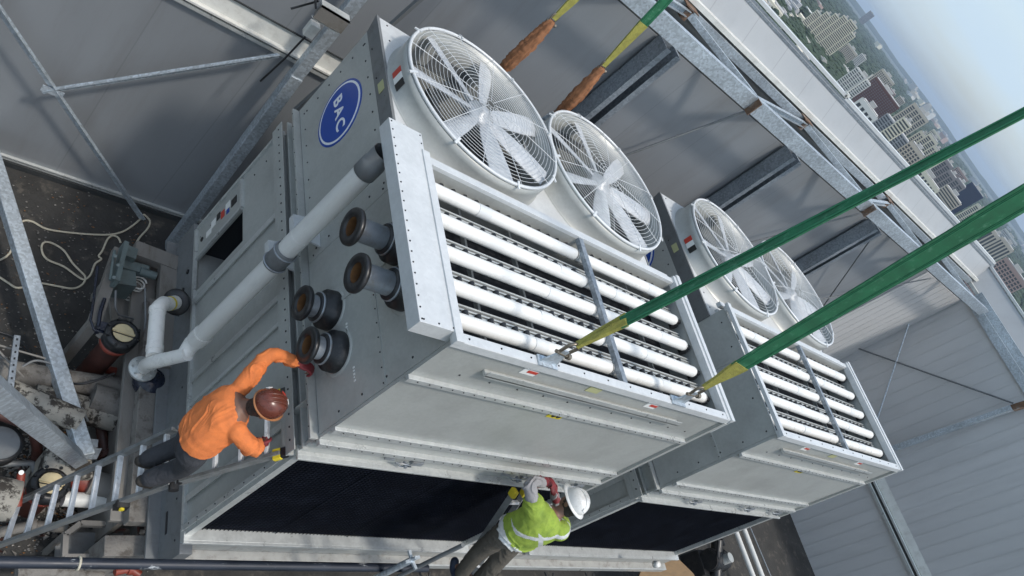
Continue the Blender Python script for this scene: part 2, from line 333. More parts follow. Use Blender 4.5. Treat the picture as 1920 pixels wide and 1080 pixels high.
    for yy in (3.5, 1.75): u.rivets((0, yy, 2.35), (0, yy, 3.35), (-1, 0, 0), .2, .012, 1)
    u.rivets((0, 3.5, 3.33), (0, 1.7, 3.33), (-1, 0, 0), .22, .012, 1); u.rivets((0, 3.5, 2.3), (0, 1.7, 2.3), (-1, 0, 0), .22, .010, 1)
    u.box(-.008, 0, .05, .95, 3.055, 3.085); u.rivets((-.01, .06, 3.07), (-.01, .94, 3.07), (-1, 0, 0), .12, .007, 1)
    u.rivets((0, .1, 2.5), (0, .1, 3.7), (-1, 0, 0), .28, .011, 1); u.rivets((0, .5, 3.7), (0, 1.5, 3.7), (-1, 0, 0), .28, .011, 1)
    u.build('casing', ['shell', 'nozzle'], t)
    # ---- fan deck with two round holes
    d = MB(); z = 3.60; ys = (1.64, D + .0)
    for k, cx in enumerate(FX):
        x0, x1 = (0, W / 2) if k == 0 else (W / 2, W)
        n = 64; inn = []; out = []
        for i in range(n):
            a = 2 * math.pi * i / n; dx, dy = math.cos(a), math.sin(a)
            ts = []
            if dx > 1e-9: ts.append((x1 - cx) / dx)
            if dx < -1e-9: ts.append((x0 - cx) / dx)
            if dy > 1e-9: ts.append((ys[1] - FY) / dy)
            if dy < -1e-9: ts.append((ys[0] - FY) / dy)
            q = min(ts); rr = min(R - .01, q - .002); inn.append((cx + dx * rr, FY + dy * rr, z)); out.append((cx + dx * q, FY + dy * q, z))
        d.add(inn + out, [(i, (i + 1) % n, n + (i + 1) % n, n + i) for i in range(n)])
        for X in (x0, x1):
            for Y in ys:   # corner fillers
                cand = sorted(out, key=lambda p: (p[0] - X) ** 2 + (p[1] - Y) ** 2)
                vx = [p for p in out if abs(p[0] - X) < 1e-6]; vy = [p for p in out if abs(p[1] - Y) < 1e-6]
                if vx and vy:
                    a = min(vx, key=lambda p: abs(p[1] - Y)); b2 = min(vy, key=lambda p: abs(p[0] - X)); d.add([a, (X, Y, z), b2], [(0, 1, 2)])
    d.rivets((.08, 3.56, 3.6), (.08, 1.8, 3.6), (0, 0, 1), .2, .011, 1)
    d.build('fan_deck', ['white', 'nozzle'], t)
    e = MB()
    e.poly([(-.0, D, 3.40), (-.0, 1.655, 3.40), (-.035, 1.655, 3.605), (-.035, D + .01, 3.605)], (.03, 0, 0)); e.poly([(W, D, 3.40), (W, 1.655, 3.40), (W + .035, 1.655, 3.605), (W + .035, D + .01, 3.605)], (-.03, 0, 0))
    e.box(0, W, D - .02, D + .01, 3.40, 3.595)
    for y in (3.3, 2.9, 2.2): e.rivets((-.018, y, 3.46), (-.018, y - .3, 3.54), (-1, 0, 0), .2, .010, 1)
    e.build('deck_rim', ['greybeam', 'nozzle'], t)  # the rim's shade is put into its colour, darker than the casing
    c = MB(); c.box(-.026, -.02, 2.68, 2.80, 3.47, 3.56); c.build('warning_label', ['lcream'], t)
    # ---- eliminators and darkness below the fans
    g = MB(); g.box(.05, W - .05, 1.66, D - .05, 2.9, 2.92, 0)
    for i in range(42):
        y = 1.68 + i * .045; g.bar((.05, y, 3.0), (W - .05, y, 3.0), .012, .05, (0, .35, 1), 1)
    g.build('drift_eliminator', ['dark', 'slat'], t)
    for k, cx in enumerate(FX):
        h = MB()
        prof = [(R + .045, 3.602), (R + .042, 3.608), (R + .022, 3.61), (R + .02, 3.78), (R + .022, 3.85), (R - .005, 3.85), (R - .01, 3.60), (R - .01, 3.42)]
        h.lathe(prof, (cx, FY, 0), (0, 0, 1), 72)
        ho = h.build('fan_housing', ['shell'], t)
        if k == 0:
            lb = MB()
            for i, (a0, mm) in enumerate(((200, 2), (204.5, 1), (209, 3))):
                for q in range(3):
                    a = math.radians(a0 - 22 + q * 1.4); p = Vector((cx + (R + .0215) * math.cos(a), FY + (R + .0215) * math.sin(a), 3.70)); 
                    tt = Vector((-math.sin(a), math.cos(a), 0)); nn = Vector((math.cos(a), math.sin(a), 0))
                    lb.poly([p - tt * .013 + Vector((0, 0, -.05)), p + tt * .013 + Vector((0, 0, -.05)), p + tt * .013 + Vector((0, 0, .06)), p - tt * .013 + Vector((0, 0, .06))], nn * .006, mm)
            lb.build('warning_label', ['ly', 'lw', 'lr', 'lk'], ho)
        gd = MB(); gd.path([(cx + R * 1.005 * math.cos(a), FY + R * 1.005 * math.sin(a), 3.87) for a in [2 * math.pi * i / 72 for i in range(72)]], .0165, 8, closed=True)
        zt = lambda q: 3.885 + .035 * (1 - q * q)
        for i in range(1, 21):
            q = i / 21
            
            gd.path([(cx + R * q * math.cos(a), FY + R * q * math.sin(a), zt(q)) for a in [2 * math.pi * k2 / 48 for k2 in range(48)]], .0026, 4, closed=True)
        for i in range(12):
            a = 2 * math.pi * (i + .4) / 12; gd.path([(cx + R * q * math.cos(a), FY + R * q * math.sin(a), zt(q)) for q in (.06, .35, .6, .8, 1)], .0036, 4)
        for i in range(8):
            a = 2 * math.pi * (i + .2) / 8; gd.bar((cx + (R - .02) * math.cos(a), FY + (R - .02) * math.sin(a), 3.895), (cx + (R + .05) * math.cos(a), FY + (R + .05) * math.sin(a), 3.87), .025, .012)
        gd.build('fan_guard', ['guard'], ho)
        fn = MB(); nb = 7; off = (.35, .75)[k]
        fn.lathe([(.0, .13), (.05, .13), (.055, .09), (.15, .08), (.16, .0), (.0, 0)], (cx, FY, 3.71), (0, 0, 1), 24)
        for i in range(nb):
            a = off + 2 * math.pi * i / nb; ca, sa = math.cos(a), math.sin(a); rows = []
            for q, wd, tw in ((.14, .10, .42), (.26, .15, .38), (.45, .19, .33), (.68, .215, .28), (.87, .20, .24)):
                for sgn, cam2 in ((-1, 0), (-.35, .022), (.35, .022), (1, 0)):
                    lx, ly = q, sgn * wd / 2 * math.cos(tw); lz = 3.77 + sgn * wd / 2 * math.sin(tw) + cam2
                    rows.append((cx + lx * ca - ly * sa, FY + lx * sa + ly * ca, lz))
            fs = [(r4 * 4 + c4, r4 * 4 + c4 + 1, r4 * 4 + c4 + 5, r4 * 4 + c4 + 4) for r4 in range(4) for c4 in range(3)]
            fn.add(rows, fs, 0, True); fn.add([(x, y, zz - .008) for x, y, zz in rows], fs, 0, True)
            fn.bar((cx, FY, 3.75), (cx + .3 * ca, FY + .3 * sa, 3.765), .05, .03)
        fo = fn.build('fan_rotor', ['blade'], ho)
        mt = MB(); mt.tube((cx, FY, 3.25), (cx, FY, 3.71), .09, seg=16); mt.box(cx - .9, cx + .9, FY - .04, FY + .04, 3.2, 3.26); mt.box(cx - .04, cx + .04, FY - .88, FY + .88, 3.19, 3.25); mt.build('fan_support', ['greybeam'], ho)
    # ---- coil top: tray, rim, tubes
    c = MB(); c.box(.03, W - .03, .03, 1.6, 3.40, 3.43, 0)
    for i in range(5):
        y = TY[i]
        for dy in (.125, .155, .19): c.box(.05, W - .05, y + dy - .007, y + dy + .007, 3.66, 3.69, 1)
    for x in (.6, 1.2, 2.35, 2.95): c.box(x - .012, x + .012, .05, 1.58, 3.52, 3.56, 1)
    c.build('coil_tray', ['dark', 'hem'], t)
    q = MB(); q.box(-.02, W + .02, -.02, .055, 3.80, 3.86); q.box(-.02, W + .02, -.025, -.02, 3.785, 3.86)
    q.box(-.02, W + .02, 1.60, 1.66, 3.80, 3.84); q.box(.0, W, 1.70, 1.76, 3.72, 3.78); q.box(.02, W - .02, 1.66, 1.70, 3.66, 3.70)
    q.box(-.03, .04, -.03, 1.68, 3.83, 3.875); q.box(W - .05, W + .0, -.02, 1.68, 3.78, 3.865); q.box(W + .0, W + .06, -.03, 1.70, 3.84, 3.88); q.box(W + .03, W + .045, -.03, 1.70, 3.6, 3.84)
    q.rivets((.1, .02, 3.86), (3.4, .02, 3.86), (0, 0, 1), .3, .009, 1)
    q.build('top_rim', ['white', 'nozzle'], t, .004)
    for i in range(5):
        y = TY[i]; p = MB(); j_ = (.006, -.007, .003, -.005, .008)[i]; p.tube((.04, y, 3.74), (1.86, y + j_, 3.74 - abs(j_)), .056, seg=20); p.tube((1.97, y - j_, 3.74), (W - .17, y + j_ * .5, 3.738), .056, seg=20)
        for x in (1.86, W - .17): p.lathe([(.056, 0), (.05, .02), (.03, .033), (0, .036)], (x, y, 3.74), (1, 0, 0), 20)
        p.tube((1.9, y, 3.74), (1.97, y, 3.74), .05, seg=16)
        for x in ((.9, 2.6), (1.05, 2.5), (1.25, 2.9), (1.5, 2.3), (.6, 3.0))[i]: p.tube((x, y, 3.74), (x + .14, y, 3.74), .0575, seg=20, m=1)
        po = p.build('spray_pipe', ['pvc', 'pvcband'], t)
        z = MB(); z.tube((W - .14, y, 3.74), (W - .06, y, 3.74), .03, seg=10); z.tube((W - .12, y - .05, 3.70), (W - .12, y + .05, 3.70), .05, seg=10); z.build('end_clamp', ['nozzle'], po)
        for k in range(25):
            x = .14 + k * .128
            if abs(x - 1.91) < .05: continue
            if not NZ: zz = MB(); zz.tube((0, .03, -.02), (0, .10, -.045), .014, seg=6); zz.tube((0, .075, -.03), (0, .125, -.03), .02, .026, seg=8); zz.tube((0, .095, -.02), (0, .095, -.085), .028, .012, seg=8); NZ.append(zz.build('spray_nozzle', ['nozzle'], po))
            else: NZ.append(NZ[0].copy()); COL.objects.link(NZ[-1]); NZ[-1].parent = po
            NZ[-1].location = (x, y, 3.74)
    b = MB(); b.box(1.875, 1.935, .02, 1.66, 3.822, 3.83); b.box(1.875, 1.882, .02, 1.66, 3.78, 3.822); b.build('cross_bar', ['galvd'], t)
    # ---- front sheets and hems
    f = MB(); f.box(.002, W - .002, -.0, .03, 2.22, 3.798); f.box(.0, W, .02, .05, 1.93, 2.22)
    for (zz, prd, hh) in ((3.325, .035, .035), (2.425, .03, .05), (2.20, .045, .045)):
        x0 = -.01 if zz > 2.3 else .0
        f.box(x0, W - .03, -prd, 0.0, zz - hh / 2, zz + hh / 2, 1)
        f.box(x0, W - .03, -prd - .004, -prd, zz - hh * .9, zz + hh / 2, 1)
        f.rivets((.08, -prd - .004, zz), (3.4, -prd - .004, zz), (0, -1, 0), .105, .007, 2)
    f.box(.46, 2.94, -.055, 0, 3.585, 3.615, 1); f.box(.46, 2.94, -.055, -.05, 3.60, 3.665, 1)
    f.box(.0, W, .0, .02, 2.10, 2.16, 1)
    f.rivets((.35, 0, 3.47), (3.3, 0, 3.47), (0, -1, 0), .27, .010, 2)
    f.box(W - .02, W + .03, -.03, .02, 1.93, 3.8, 0)
    f.build('front_panel', ['shell', 'hem', 'nozzle'], t, .003)
    for x in (.75, 2.15, 3.0):
        l = MB(); l.box(x, x + .10, -.01, .02, 2.03, 2.05); l.path([(x + .12, -.02, 2.03), (x + .2, -.05, 2.08), (x + .28, -.04, 2.03), (x + .2, -.03, 1.99), (x + .12, -.02, 2.03)], .008, 6); l.tube((x + .22, 0, 2.03), (x + .22, -.06, 2.03), .016, seg=8); l.box(x + .3, x + .42, -.012, .02, 1.995, 2.05); l.build('latch', ['steel'], t)
    for x, z, mm in ((.74, 3.715, 'lr'), (2.30, 3.715, 'lr'), (1.50, 3.715, 'lcream')):
        l = MB(); l.box(x, x + .15, -.006, 0, z - .03, z + .04, 0)
        if mm == 'lr': l.box(x + .05, x + .15, -.009, -.006, z + .0, z + .03, 1)
        l.build('panel_label', ['lw' if mm == 'lr' else mm, mm], t)
    l = MB(); l.box(1.55, 1.72, -.006, 0, 3.20, 3.28, 0)
    l.tube((1.61, -.01, 3.24), (1.61, -.006, 3.24), .022, m=1, seg=12); l.tube((1.67, -.01, 3.24), (1.67, -.006, 3.24), .022, m=1, seg=12); l.build('panel_label', ['ly', 'lk'], t)
    for x in (.86, 2.60):
        l = MB(); l.poly([(x - .09, .0, 3.87), (x + .09, .0, 3.87), (x + .03, .0, 4.06), (x - .03, .0, 4.06)], (0, .014, 0)); l.box(x - .1, x + .1, -.03, .06, 3.862, 3.874); l.build('lifting_lug', ['galv'], t)
    for x in (1.32, 2.32):
        l = MB(); l.poly([(x - .08, D + .012, 3.45), (x + .08, D + .012, 3.45), (x + .03, D + .012, 3.74), (x - .03, D + .012, 3.74)], (0, .014, 0)); l.build('lifting_lug', ['galv'], t)
    # ---- badge
    bd = MB(); n = 48; cy, cz = 3.0, 2.87; ry, rz = .23, .38
    # tilted ellipse: long axis runs from low-front to high-back as read on the sheet
    ell = lambda s, x: [(x, cy + s * .315 * math.cos(a), cz + s * .335 * math.sin(a)) for a in [2 * math.pi * i / n for i in range(n)]]
    bd.poly(ell(1.07, -.004), (.004, 0, 0), 0); bd.poly(ell(1.0, -.007), (.003, 0, 0), 1); bd.poly(ell(.93, -.010), (.003, 0, 0), 0)
    bo = bd.build('maker_badge', ['blue', 'badgew'], t)
    text_part('BAC', .19, (-.011, cy - .01, cz), (0, -1, 0), (0, 0, 1), 'badgew', 'badge_lettering', bo, spacing=1.35)
    return t
TY = (.25, .54, .84, 1.15, 1.45)
u1 = make_unit()
# fittings only seen on the near unit
cv = MB(); cv.box(-.315, .0, .045, 1.87, 3.735, 3.862)
for a, b2 in (((-.295, .07, 3.862), (-.295, 1.84, 3.862)), ((-.02, .07, 3.862), (-.02, 1.84, 3.862)), ((-.28, .07, 3.862), (-.03, .07, 3.862))): cv.rivets(a, b2, (0, 0, 1), .085, .008, 1)
cov = cv.build('end_cover', ['white', 'nozzle'], None, .006)
def nozzle_part(y, z, x1, name='pipe_nozzle'):
    n = MB(); n.lathe([(.105, 0), (.105, -x1)], (0, y, z), (1, 0, 0), 28, 0); n.lathe([(.098, -x1), (.098, -.02)], (0, y, z), (1, 0, 0), 28, 2)
    n.v = [(x, yy, zz) for x, yy, zz in n.v]
    n2 = MB(); n2.lathe([(.075, x1), (.08, -.0), (.08, -.05)], (0, y, z), (1, 0, 0), 28, 2)
    n2.lathe([(.092, x1 + .03), (.092, -.02)], (0, y, z), (1, 0, 0), 28, 0)
    o = n2.build(name, ['steel', 'rubber', 'rustin'], u1)
    f = MB(); f.lathe([(.078, x1 + .02), (.078, x1 - .012), (.140, x1 - .012), (.146, x1 - .004), (.146, x1 + .020), (.138, x1 + .028), (.085, x1 + .028)], (0, y, z), (1, 0, 0), 32); f.build('flange_ring', ['rubber'], o)
    g = MB(); g.lathe([(.092, -.16), (.12, -.15), (.125, -.09), (.165, -.08), (.17, -.01), (.17, 0)], (0, y, z), (1, 0, 0), 32); g.lathe([(.095, -.145), (.128, -.143), (.128, -.128), (.10, -.126)], (0, y, z), (1, 0, 0), 28, 1); g.build('rubber_boot', ['rubber', 'steel'], o)
    p = MB(); p.lathe([(.17, -.004), (.20, -.004), (.20, 0)], (0, y, z), (1, 0, 0), 32); p.build('escutcheon', ['shell'], o)
    s = MB()
    for i, (dy, hh) in enumerate(((0, .02), (.02, .012), (-.01, .02), (.01, .016), (0, .02))): s.box(-.004, 0, y - .15 + i * .028 + .0 - .2 + dy * .2, y - .15 + i * .028 + .014 - .2, z + .18, z + .18 + hh)
    s.build('stencil_mark', ['lw'], o)
nozzle_part(1.00, 2.50, -.27); nozzle_part(.59, 2.54, -.27); nozzle_part(1.06, 3.43, -.43); nozzle_part(.65, 3.43, -.43)
tag(u1, 'near grey cooling tower with four pipe nozzles on its end, green slings hooked to it', 'cooling tower', 'cooling towers side by side')
u2 = copy_tree(u1, None, skip=('pipe_nozzle', 'lifting_lug')); u2.location = (4.66, 0, 0); u2.scale = (1.03, 1, 1)
tag(u2, 'far grey cooling tower with no nozzles or slings, nearest the ribbed end wall')
cov.parent = u1
# ================================================================== SCREEN WALLS
YB = 5.15; GZ = -1.7; XE = 17.56; X0 = -6.0
gr = MB(); gr.box(-14, XE + .3, -9, 5.6, GZ - .3, GZ); tag(gr.build('floor', ['ground']), kind='structure')
wl = thing('screen_wall', 'long grey sheet metal wall behind the cooling towers, with galvanised columns and a pale ledge', 'wall', (0, YB, GZ))
def wp(mb, name, mats, par=None, bev=0):
    o = mb.build(name, mats, None, bev); o.parent = par or wl
    root = wl if (par is None or par is wl) else None
    p = par or wl
    while p is not None:
        o.matrix_parent_inverse = Matrix.Translation(-sum_loc(p)); break
    return o
def sum_loc(o):
    v = Vector(o.location); q = o.parent
    while q is not None: v += q.location; q = q.parent
    return v
def attach(o, root):
    "shift mesh so that it may sit under root without moving"
    off = sum_loc(root); o.data.transform(Matrix.Translation(-off)); o.parent = root; return o
def A(mb, name, mats, root, bev=0): return attach(mb.build(name, mats, None, bev), root)
m = MB(); m.box(X0, XE + .1, YB, YB + .12, GZ, 1.72, 0); A(m, 'lower_panel', ['wall'], wl)
m = MB(); m.box(X0, XE + .1, YB + .02, YB + .14, 2.02, 4.70, 0); A(m, 'upper_panel', ['wall'], wl)
m = MB(); m.box(X0, 14.9, YB - .05, YB + .01, 1.70, 1.745, 0); m.box(X0, 14.9, YB - .03, YB, 1.745, 1.775, 1); m.box(X0, 14.9, YB - .06, YB + .0, 1.775, 1.80, 2)
m.poly([(X0, YB - .0, 1.80), (14.9, YB - .0, 1.80), (14.9, YB + .03, 2.04), (X0, YB + .03, 2.04)], (0, .02, 0), 3); m.box(X0, 14.9, YB - .0, YB + .02, 2.03, 2.045, 1); A(m, 'girt', ['hem', 'gut', 'flash', 'flash'], wl)
m = MB(); m.box(X0, XE, YB - .03, YB, GZ + .10, GZ + .125, 0); m.box(X0, XE, YB - .05, YB - .03, GZ, GZ + .09, 1); m.box(X0, XE, YB - .04, YB, GZ + .15, GZ + .165, 0); A(m, 'base_trim', ['hem', 'gut'], wl)
m = MB(); m.bar((.36, 4.62, GZ), (.30, 4.84, 1.75), .15, .16, (0, 1, 0), 0); A(m, 'column', ['galv'], wl, .01)
m = MB(); m.bar((.30, 4.84, 1.75), (.33, 4.98, 5.1), .15, .12, (0, 1, 0), 0); A(m, 'column', ['galv'], wl, .01)
m = MB(); m.bar((.52, 4.75, 1.3), (.72, 4.6, 3.6), .04, .06, (0, 1, 0), 0); A(m, 'column_brace', ['greybeam'], wl)
for x in (3.99, 7.65, 11.31):
    m = MB(); m.box(x - .16, x - .145, YB - .30, YB - .02, GZ, 4.75); m.box(x + .145, x + .16, YB - .3, YB - .02, GZ, 4.75); m.box(x - .16, x + .16, YB - .03, YB - .015, GZ, 4.75); m.box(x - .16, x - .06, YB - .31, YB - .298, GZ, 4.75); m.box(x + .06, x + .16, YB - .31, YB - .298, GZ, 4.75)
    m.box(x + .165, x + .20, YB - .2, YB - .02, GZ, 4.75, 1)
    A(m, 'column', ['galvd', 'galv'], wl)
# cross bracing
def rod(p0, p1, r=.014, mt='galvd', root=None, name='brace_rod', kind='tube', w_=.05):
    m = MB()
    if kind == 'tube': m.tube(p0, p1, r, seg=8)
    else: m.bar(p0, p1, w_, .008, (0, 1, 0)); m.bar(Vector(p0) + Vector((0, -.02, w_ / 2)), Vector(p1) + Vector((0, -.02, w_ / 2)), .006, .04, (0, 1, 0))
    return A(m, name, [mt], root or wl)
YR = 4.93
rod(P(-40, -40, 1, YR), P(268, 412, 1, YR), kind='angle', mt='galv', w_=.075)
rod(P(78, 172, 1, YR), P(522, 104, 1, YR - .01), kind='angle', mt='galv', w_=.065)
m = MB(); c0 = P(97, 170, 1, YR - .02); m.box(c0.x - .10, c0.x + .12, c0.y - .01, c0.y, c0.z - .05, c0.z + .04); A(m, 'gusset_plate', ['galv'], wl)
for p_, q_ in (((5.93, YR, 4.78), (4.2, YR, 1.45)), ((10.45, YR, 4.78), (8.0, YR, 1.3)), ((3.85, YR, 3.1), (1.5, YR, 1.9)), ((11.46, YR, 1.2), (14.8, YR, 4.7)), ((11.46, YR + .03, 4.7), (14.8, YR + .03, 1.2))): rod(p_, q_, .018 if p_[0] < 11 else .015, 'greybeam')
m = MB(); x = 15.05
while x < XE: m.box(x, x + .02, YB - .012, YB + .03, GZ, 4.7); x += .31
m.box(14.92, XE, YB - .004, YB + .02, GZ, 4.7); A(m, 'ribbed_panel', ['wall2'], wl)
# ---- galvanised truss along the top of the wall
tr = thing('roof_truss', 'galvanised steel lattice girder running along the top of the grey wall', 'truss', (3, 4.6, 4.9))
YI = 4.60
m = MB(); m.lsec((X0, YI, 4.995), (XE - .0, YI, 4.995), .095, .225, .016, (0, 0, 1), -1); A(m, 'bottom_chord', ['galv'], tr)
m = MB(); m.lsec((X0, 5.50, 5.10), (XE - .0, 5.50, 5.10), .06, .13, .014, (0, 0, 1), -1); A(m, 'top_chord', ['galv'], tr)
nodes_i = [-4.8, -1.15, 2.05, 5.45, 9.6, 13.0, 16.3]; nodes_o = [-3.0, .4, 4.15, 7.75, 11.6, 14.9]
for i, xo in enumerate(nodes_o):
    for xi in (nodes_i[i], nodes_i[i + 1]):
        m = MB(); m.lsec((xi, YI + .05, 5.07), (xo, 5.46, 5.10), .05, .09, .012, (0, 0, 1), 1); A(m, 'web_member', ['galv'], tr)
    m = MB(); m.box(xo - .15, xo + .15, 5.40, 5.56, 5.17, 5.185); m.box(xo - .06, xo + .06, 5.42, 5.5, 5.0, 5.16, 0); A(m, 'gusset_plate', ['splice'], tr)
for x in (5.47, 9.78): 
    m = MB(); m.box(x - .010, x + .010, YI - .12, YI + .02, 4.875, 5.115); A(m, 'splice_plate', ['splice'], tr)
m = MB(); m.box(X0, XE, 5.18, 5.72, 4.70, 4.73, 0); m.box(X0, XE, 5.68, 5.72, 4.73, 5.22, 1); A(m, 'soffit_panel', ['gut', 'greybeam'], wl)
# ---- parapet above the girder
pr = thing('parapet', 'pale panelled parapet with white coping at the edge of the roof, overlooking the city', 'parapet', (3, 5.9, 5.3))
m = MB(); m.poly([(X0, 5.68, 5.26), (XE + .8, 5.68, 5.26), (XE + .8, 5.90, 5.72), (X0, 5.90, 5.72)], (0, .12, 0), 0); A(m, 'parapet_panel', ['parapet'], pr)
m = MB(); m.box(X0, XE + .8, 5.56, 5.70, 5.20, 5.27); A(m, 'lower_trim', ['flash'], pr)
m = MB(); m.box(X0, 8.45, 5.92, 6.08, 5.76, 5.81); m.box(8.48, XE + .8, 5.92, 6.08, 5.74, 5.79); m.box(X0, XE + .8, 5.86, 5.88, 5.66, 5.70, 1); m.box(X0, XE + .8, 5.89, 5.92, 5.71, 5.74, 1); A(m, 'coping', ['white', 'galvd'], pr)
m = MB(); m.tube((8.46, 6.0, 5.79), (8.46, 6.0, 6.3), .012, seg=8); m.box(8.40, 8.52, 5.92, 6.0, 5.77, 5.84); A(m, 'aerial', ['flash'], pr)
# ---- end wall
ew = thing('end_wall', 'ribbed blue grey metal wall at the far end of the enclosure, crossed by thin brace rods', 'wall', (XE, 0, GZ))
m = MB()
m.box(XE, XE + .1, -14, YB, GZ, .60, 0); m.box(XE + .02, XE + .12, -14, YB, 1.02, 4.9, 0)
y = YB - .2
while y > -12:
    m.box(XE + .008, XE + .02, y, y + .018, 1.02, 4.9, 1); m.box(XE - .012, XE, y, y + .018, GZ, .60, 1); y -= .31
A(m, 'ribbed_panel', ['wall2', 'wall2'], ew)
m = MB(); m.box(XE - .10, XE, -12, YB, .60, .66, 0); m.box(XE - .05, XE, -12, YB, .68, .74, 1); m.box(XE - .12, XE - .0, -12, YB, .76, .80, 0); m.poly([(XE - .02, -12, .82), (XE - .02, YB, .82), (XE + .02, YB, 1.03), (XE + .02, -12, 1.03)], (.02, 0, 0), 2); A(m, 'girt', ['hem', 'gut', 'flash'], ew)
m = MB(); m.lsec((XE - .05, YB, 4.9), (XE - .05, -12, 4.9), .10, .20, .016, (0, 0, 1), -1); m.box(XE + .1, XE + .18, -12, YB, 5.0, 5.2, 0); A(m, 'top_chord', ['galv'], ew)
m = MB(); m.poly([(XE + .3, -12, 5.1), (XE + .3, 5.72, 5.1), (XE + .62, 5.9, 5.6), (XE + .62, -12, 5.6)], (.12, 0, 0), 0); m.box(XE + .15, XE + .3, -12, 5.7, 5.04, 5.12, 1); m.box(XE + .6, XE + .8, -12, 6, 5.62, 5.68, 2); A(m, 'parapet_panel', ['parapet', 'flash', 'white'], ew)
m = MB(); m.bar((XE - .25, 2.20, 4.75), (XE - .25, 2.55, GZ), .12, .2, (1, 0, 0)); A(m, 'column', ['galv'], ew, .01)
m = MB(); m.bar((XE - .25, 2.18, 4.75), (XE - .25, 2.205, 4.45), .13, .21, (1, 0, 0)); A(m, 'gusset_plate', ['splice'], ew)
XR = XE - .15
for a, b2, mt in (((1740, 498), (1640, 800), 'galv'), ((1560, 636), (1900, 756), 'greybeam')):
    rod(P(*a, 0, XR), P(*b2, 0, XR), .022, mt, ew)
# floodlight on the column
fl = thing('floodlight', 'small floodlight with cooling fins clamped to the galvanised column', 'floodlight', tuple(P(612, 30, 1, 4.6)))
q = fl.location
m = MB(); m.box(q.x - .16, q.x + .18, q.y - .14, q.y - .12, q.z - .02, q.z + .16)
for i in range(9): m.box(q.x - .14 + i * .036, q.x - .13 + i * .036, q.y - .12, q.y - .04, q.z - .02, q.z + .13)
m.box(q.x - .16, q.x + .18, q.y - .14, q.y - .02, q.z + .14, q.z + .16, 1); A(m, 'lamp_body', ['beam', 'hem'], fl)
m = MB(); m.poly([(q.x - .14, q.y - .13, q.z - .03), (q.x + .16, q.y - .13, q.z - .03), (q.x + .16, q.y - .03, q.z - .06), (q.x - .14, q.y - .03, q.z - .06)], (0, 0, -.01)); A(m, 'lamp_lens', ['flash'], fl)
m = MB(); m.path([(q.x - .17, q.y - .08, q.z + .06), (q.x - .2, q.y + .05, q.z + .1), (q.x - .1, q.y + .15, q.z + .02), (q.x - .3, q.y + .1, q.z - .2)], .012, 8); A(m, 'bracket', ['nozzle'], fl)
jb = thing('junction_box', 'small pale junction box on the galvanised column just below the floodlight', 'electrical box', tuple(P(584, 55, 1, 4.72)))
q = jb.location; m = MB(); m.box(q.x - .06, q.x + .06, q.y - .05, q.y + .05, q.z - .09, q.z + .09); A(m, 'box_body', ['flash'], jb, .01)
m = MB(); m.path([(q.x, q.y, q.z - .08), (q.x - .04, q.y - .02, q.z - .5), (q.x - .08, q.y + .02, q.z - .95)], .012, 8); A(m, 'cable', ['nozzle'], jb)
# ================================================================== RIGGING
def band(pts, widths, thick, side, name, mt, root, twist=None):
    "flat woven sling: pts, width at each, side vector across the web"
    m = MB(); n = len(pts); vs = []
    for i, p in enumerate(pts):
        p = Vector(p); d = (Vector(pts[min(i + 1, n - 1)]) - Vector(pts[max(i - 1, 0)])).normalized()
        s = Vector(side[i] if isinstance(side, list) else side); s = (s - d * s.dot(d)).normalized(); u = d.cross(s).normalized()
        ww = widths[i] / 2; cr = thick * 1.2
        wv = mnoise.noise(Vector((i * .35, ww * 30, 1))) * thick * 1.5; prof = [(-ww, 0), (-ww * .97, thick / 2), (-ww * .3, thick / 2 + wv), (ww * .35, thick / 2 - wv), (ww * .97, thick / 2), (ww, 0), (ww * .97, -thick / 2), (-ww * .97, -thick / 2)]
        vs += [p + s * a + u * b for a, b in prof]
    k = 8; fs = [(i * k + j, (i + 1) * k + j, (i + 1) * k + (j + 1) % k, i * k + (j + 1) % k) for i in range(n - 1) for j in range(k)]
    m.add(vs, fs, 0, False); m.add(vs[:k], [tuple(range(k))]); m.add(vs[-k:], [tuple(range(k))])
    return A(m, name, [mt], root)
def shackle(c, d, root, s=1.):
    c = Vector(c); d = Vector(d).normalized(); a = d.cross(Vector((0, 1, 0))).normalized()
    m = MB(); pts = [c - a * .035 * s - d * .02 * s] + [c + d * (.055 * s + .04 * s * math.sin(t)) + a * (-.045 * s * math.cos(t)) for t in [math.pi * k / 8 for k in range(9)]] + [c + a * .035 * s - d * .02 * s]
    m.path(pts, .012 * s, 8); m.tube(c - a * .075 * s - d * .03 * s, c + a * .06 * s - d * .03 * s, .013 * s, seg=10); m.tube(c - a * .09 * s - d * .03 * s, c - a * .06 * s - d * .03 * s, .022 * s, seg=8)
    return A(m, 'shackle', ['shack'], root)
HA = Vector((1.8, 0.0, 10.82)); HB = Vector((1.8, 4.15, 12.24))
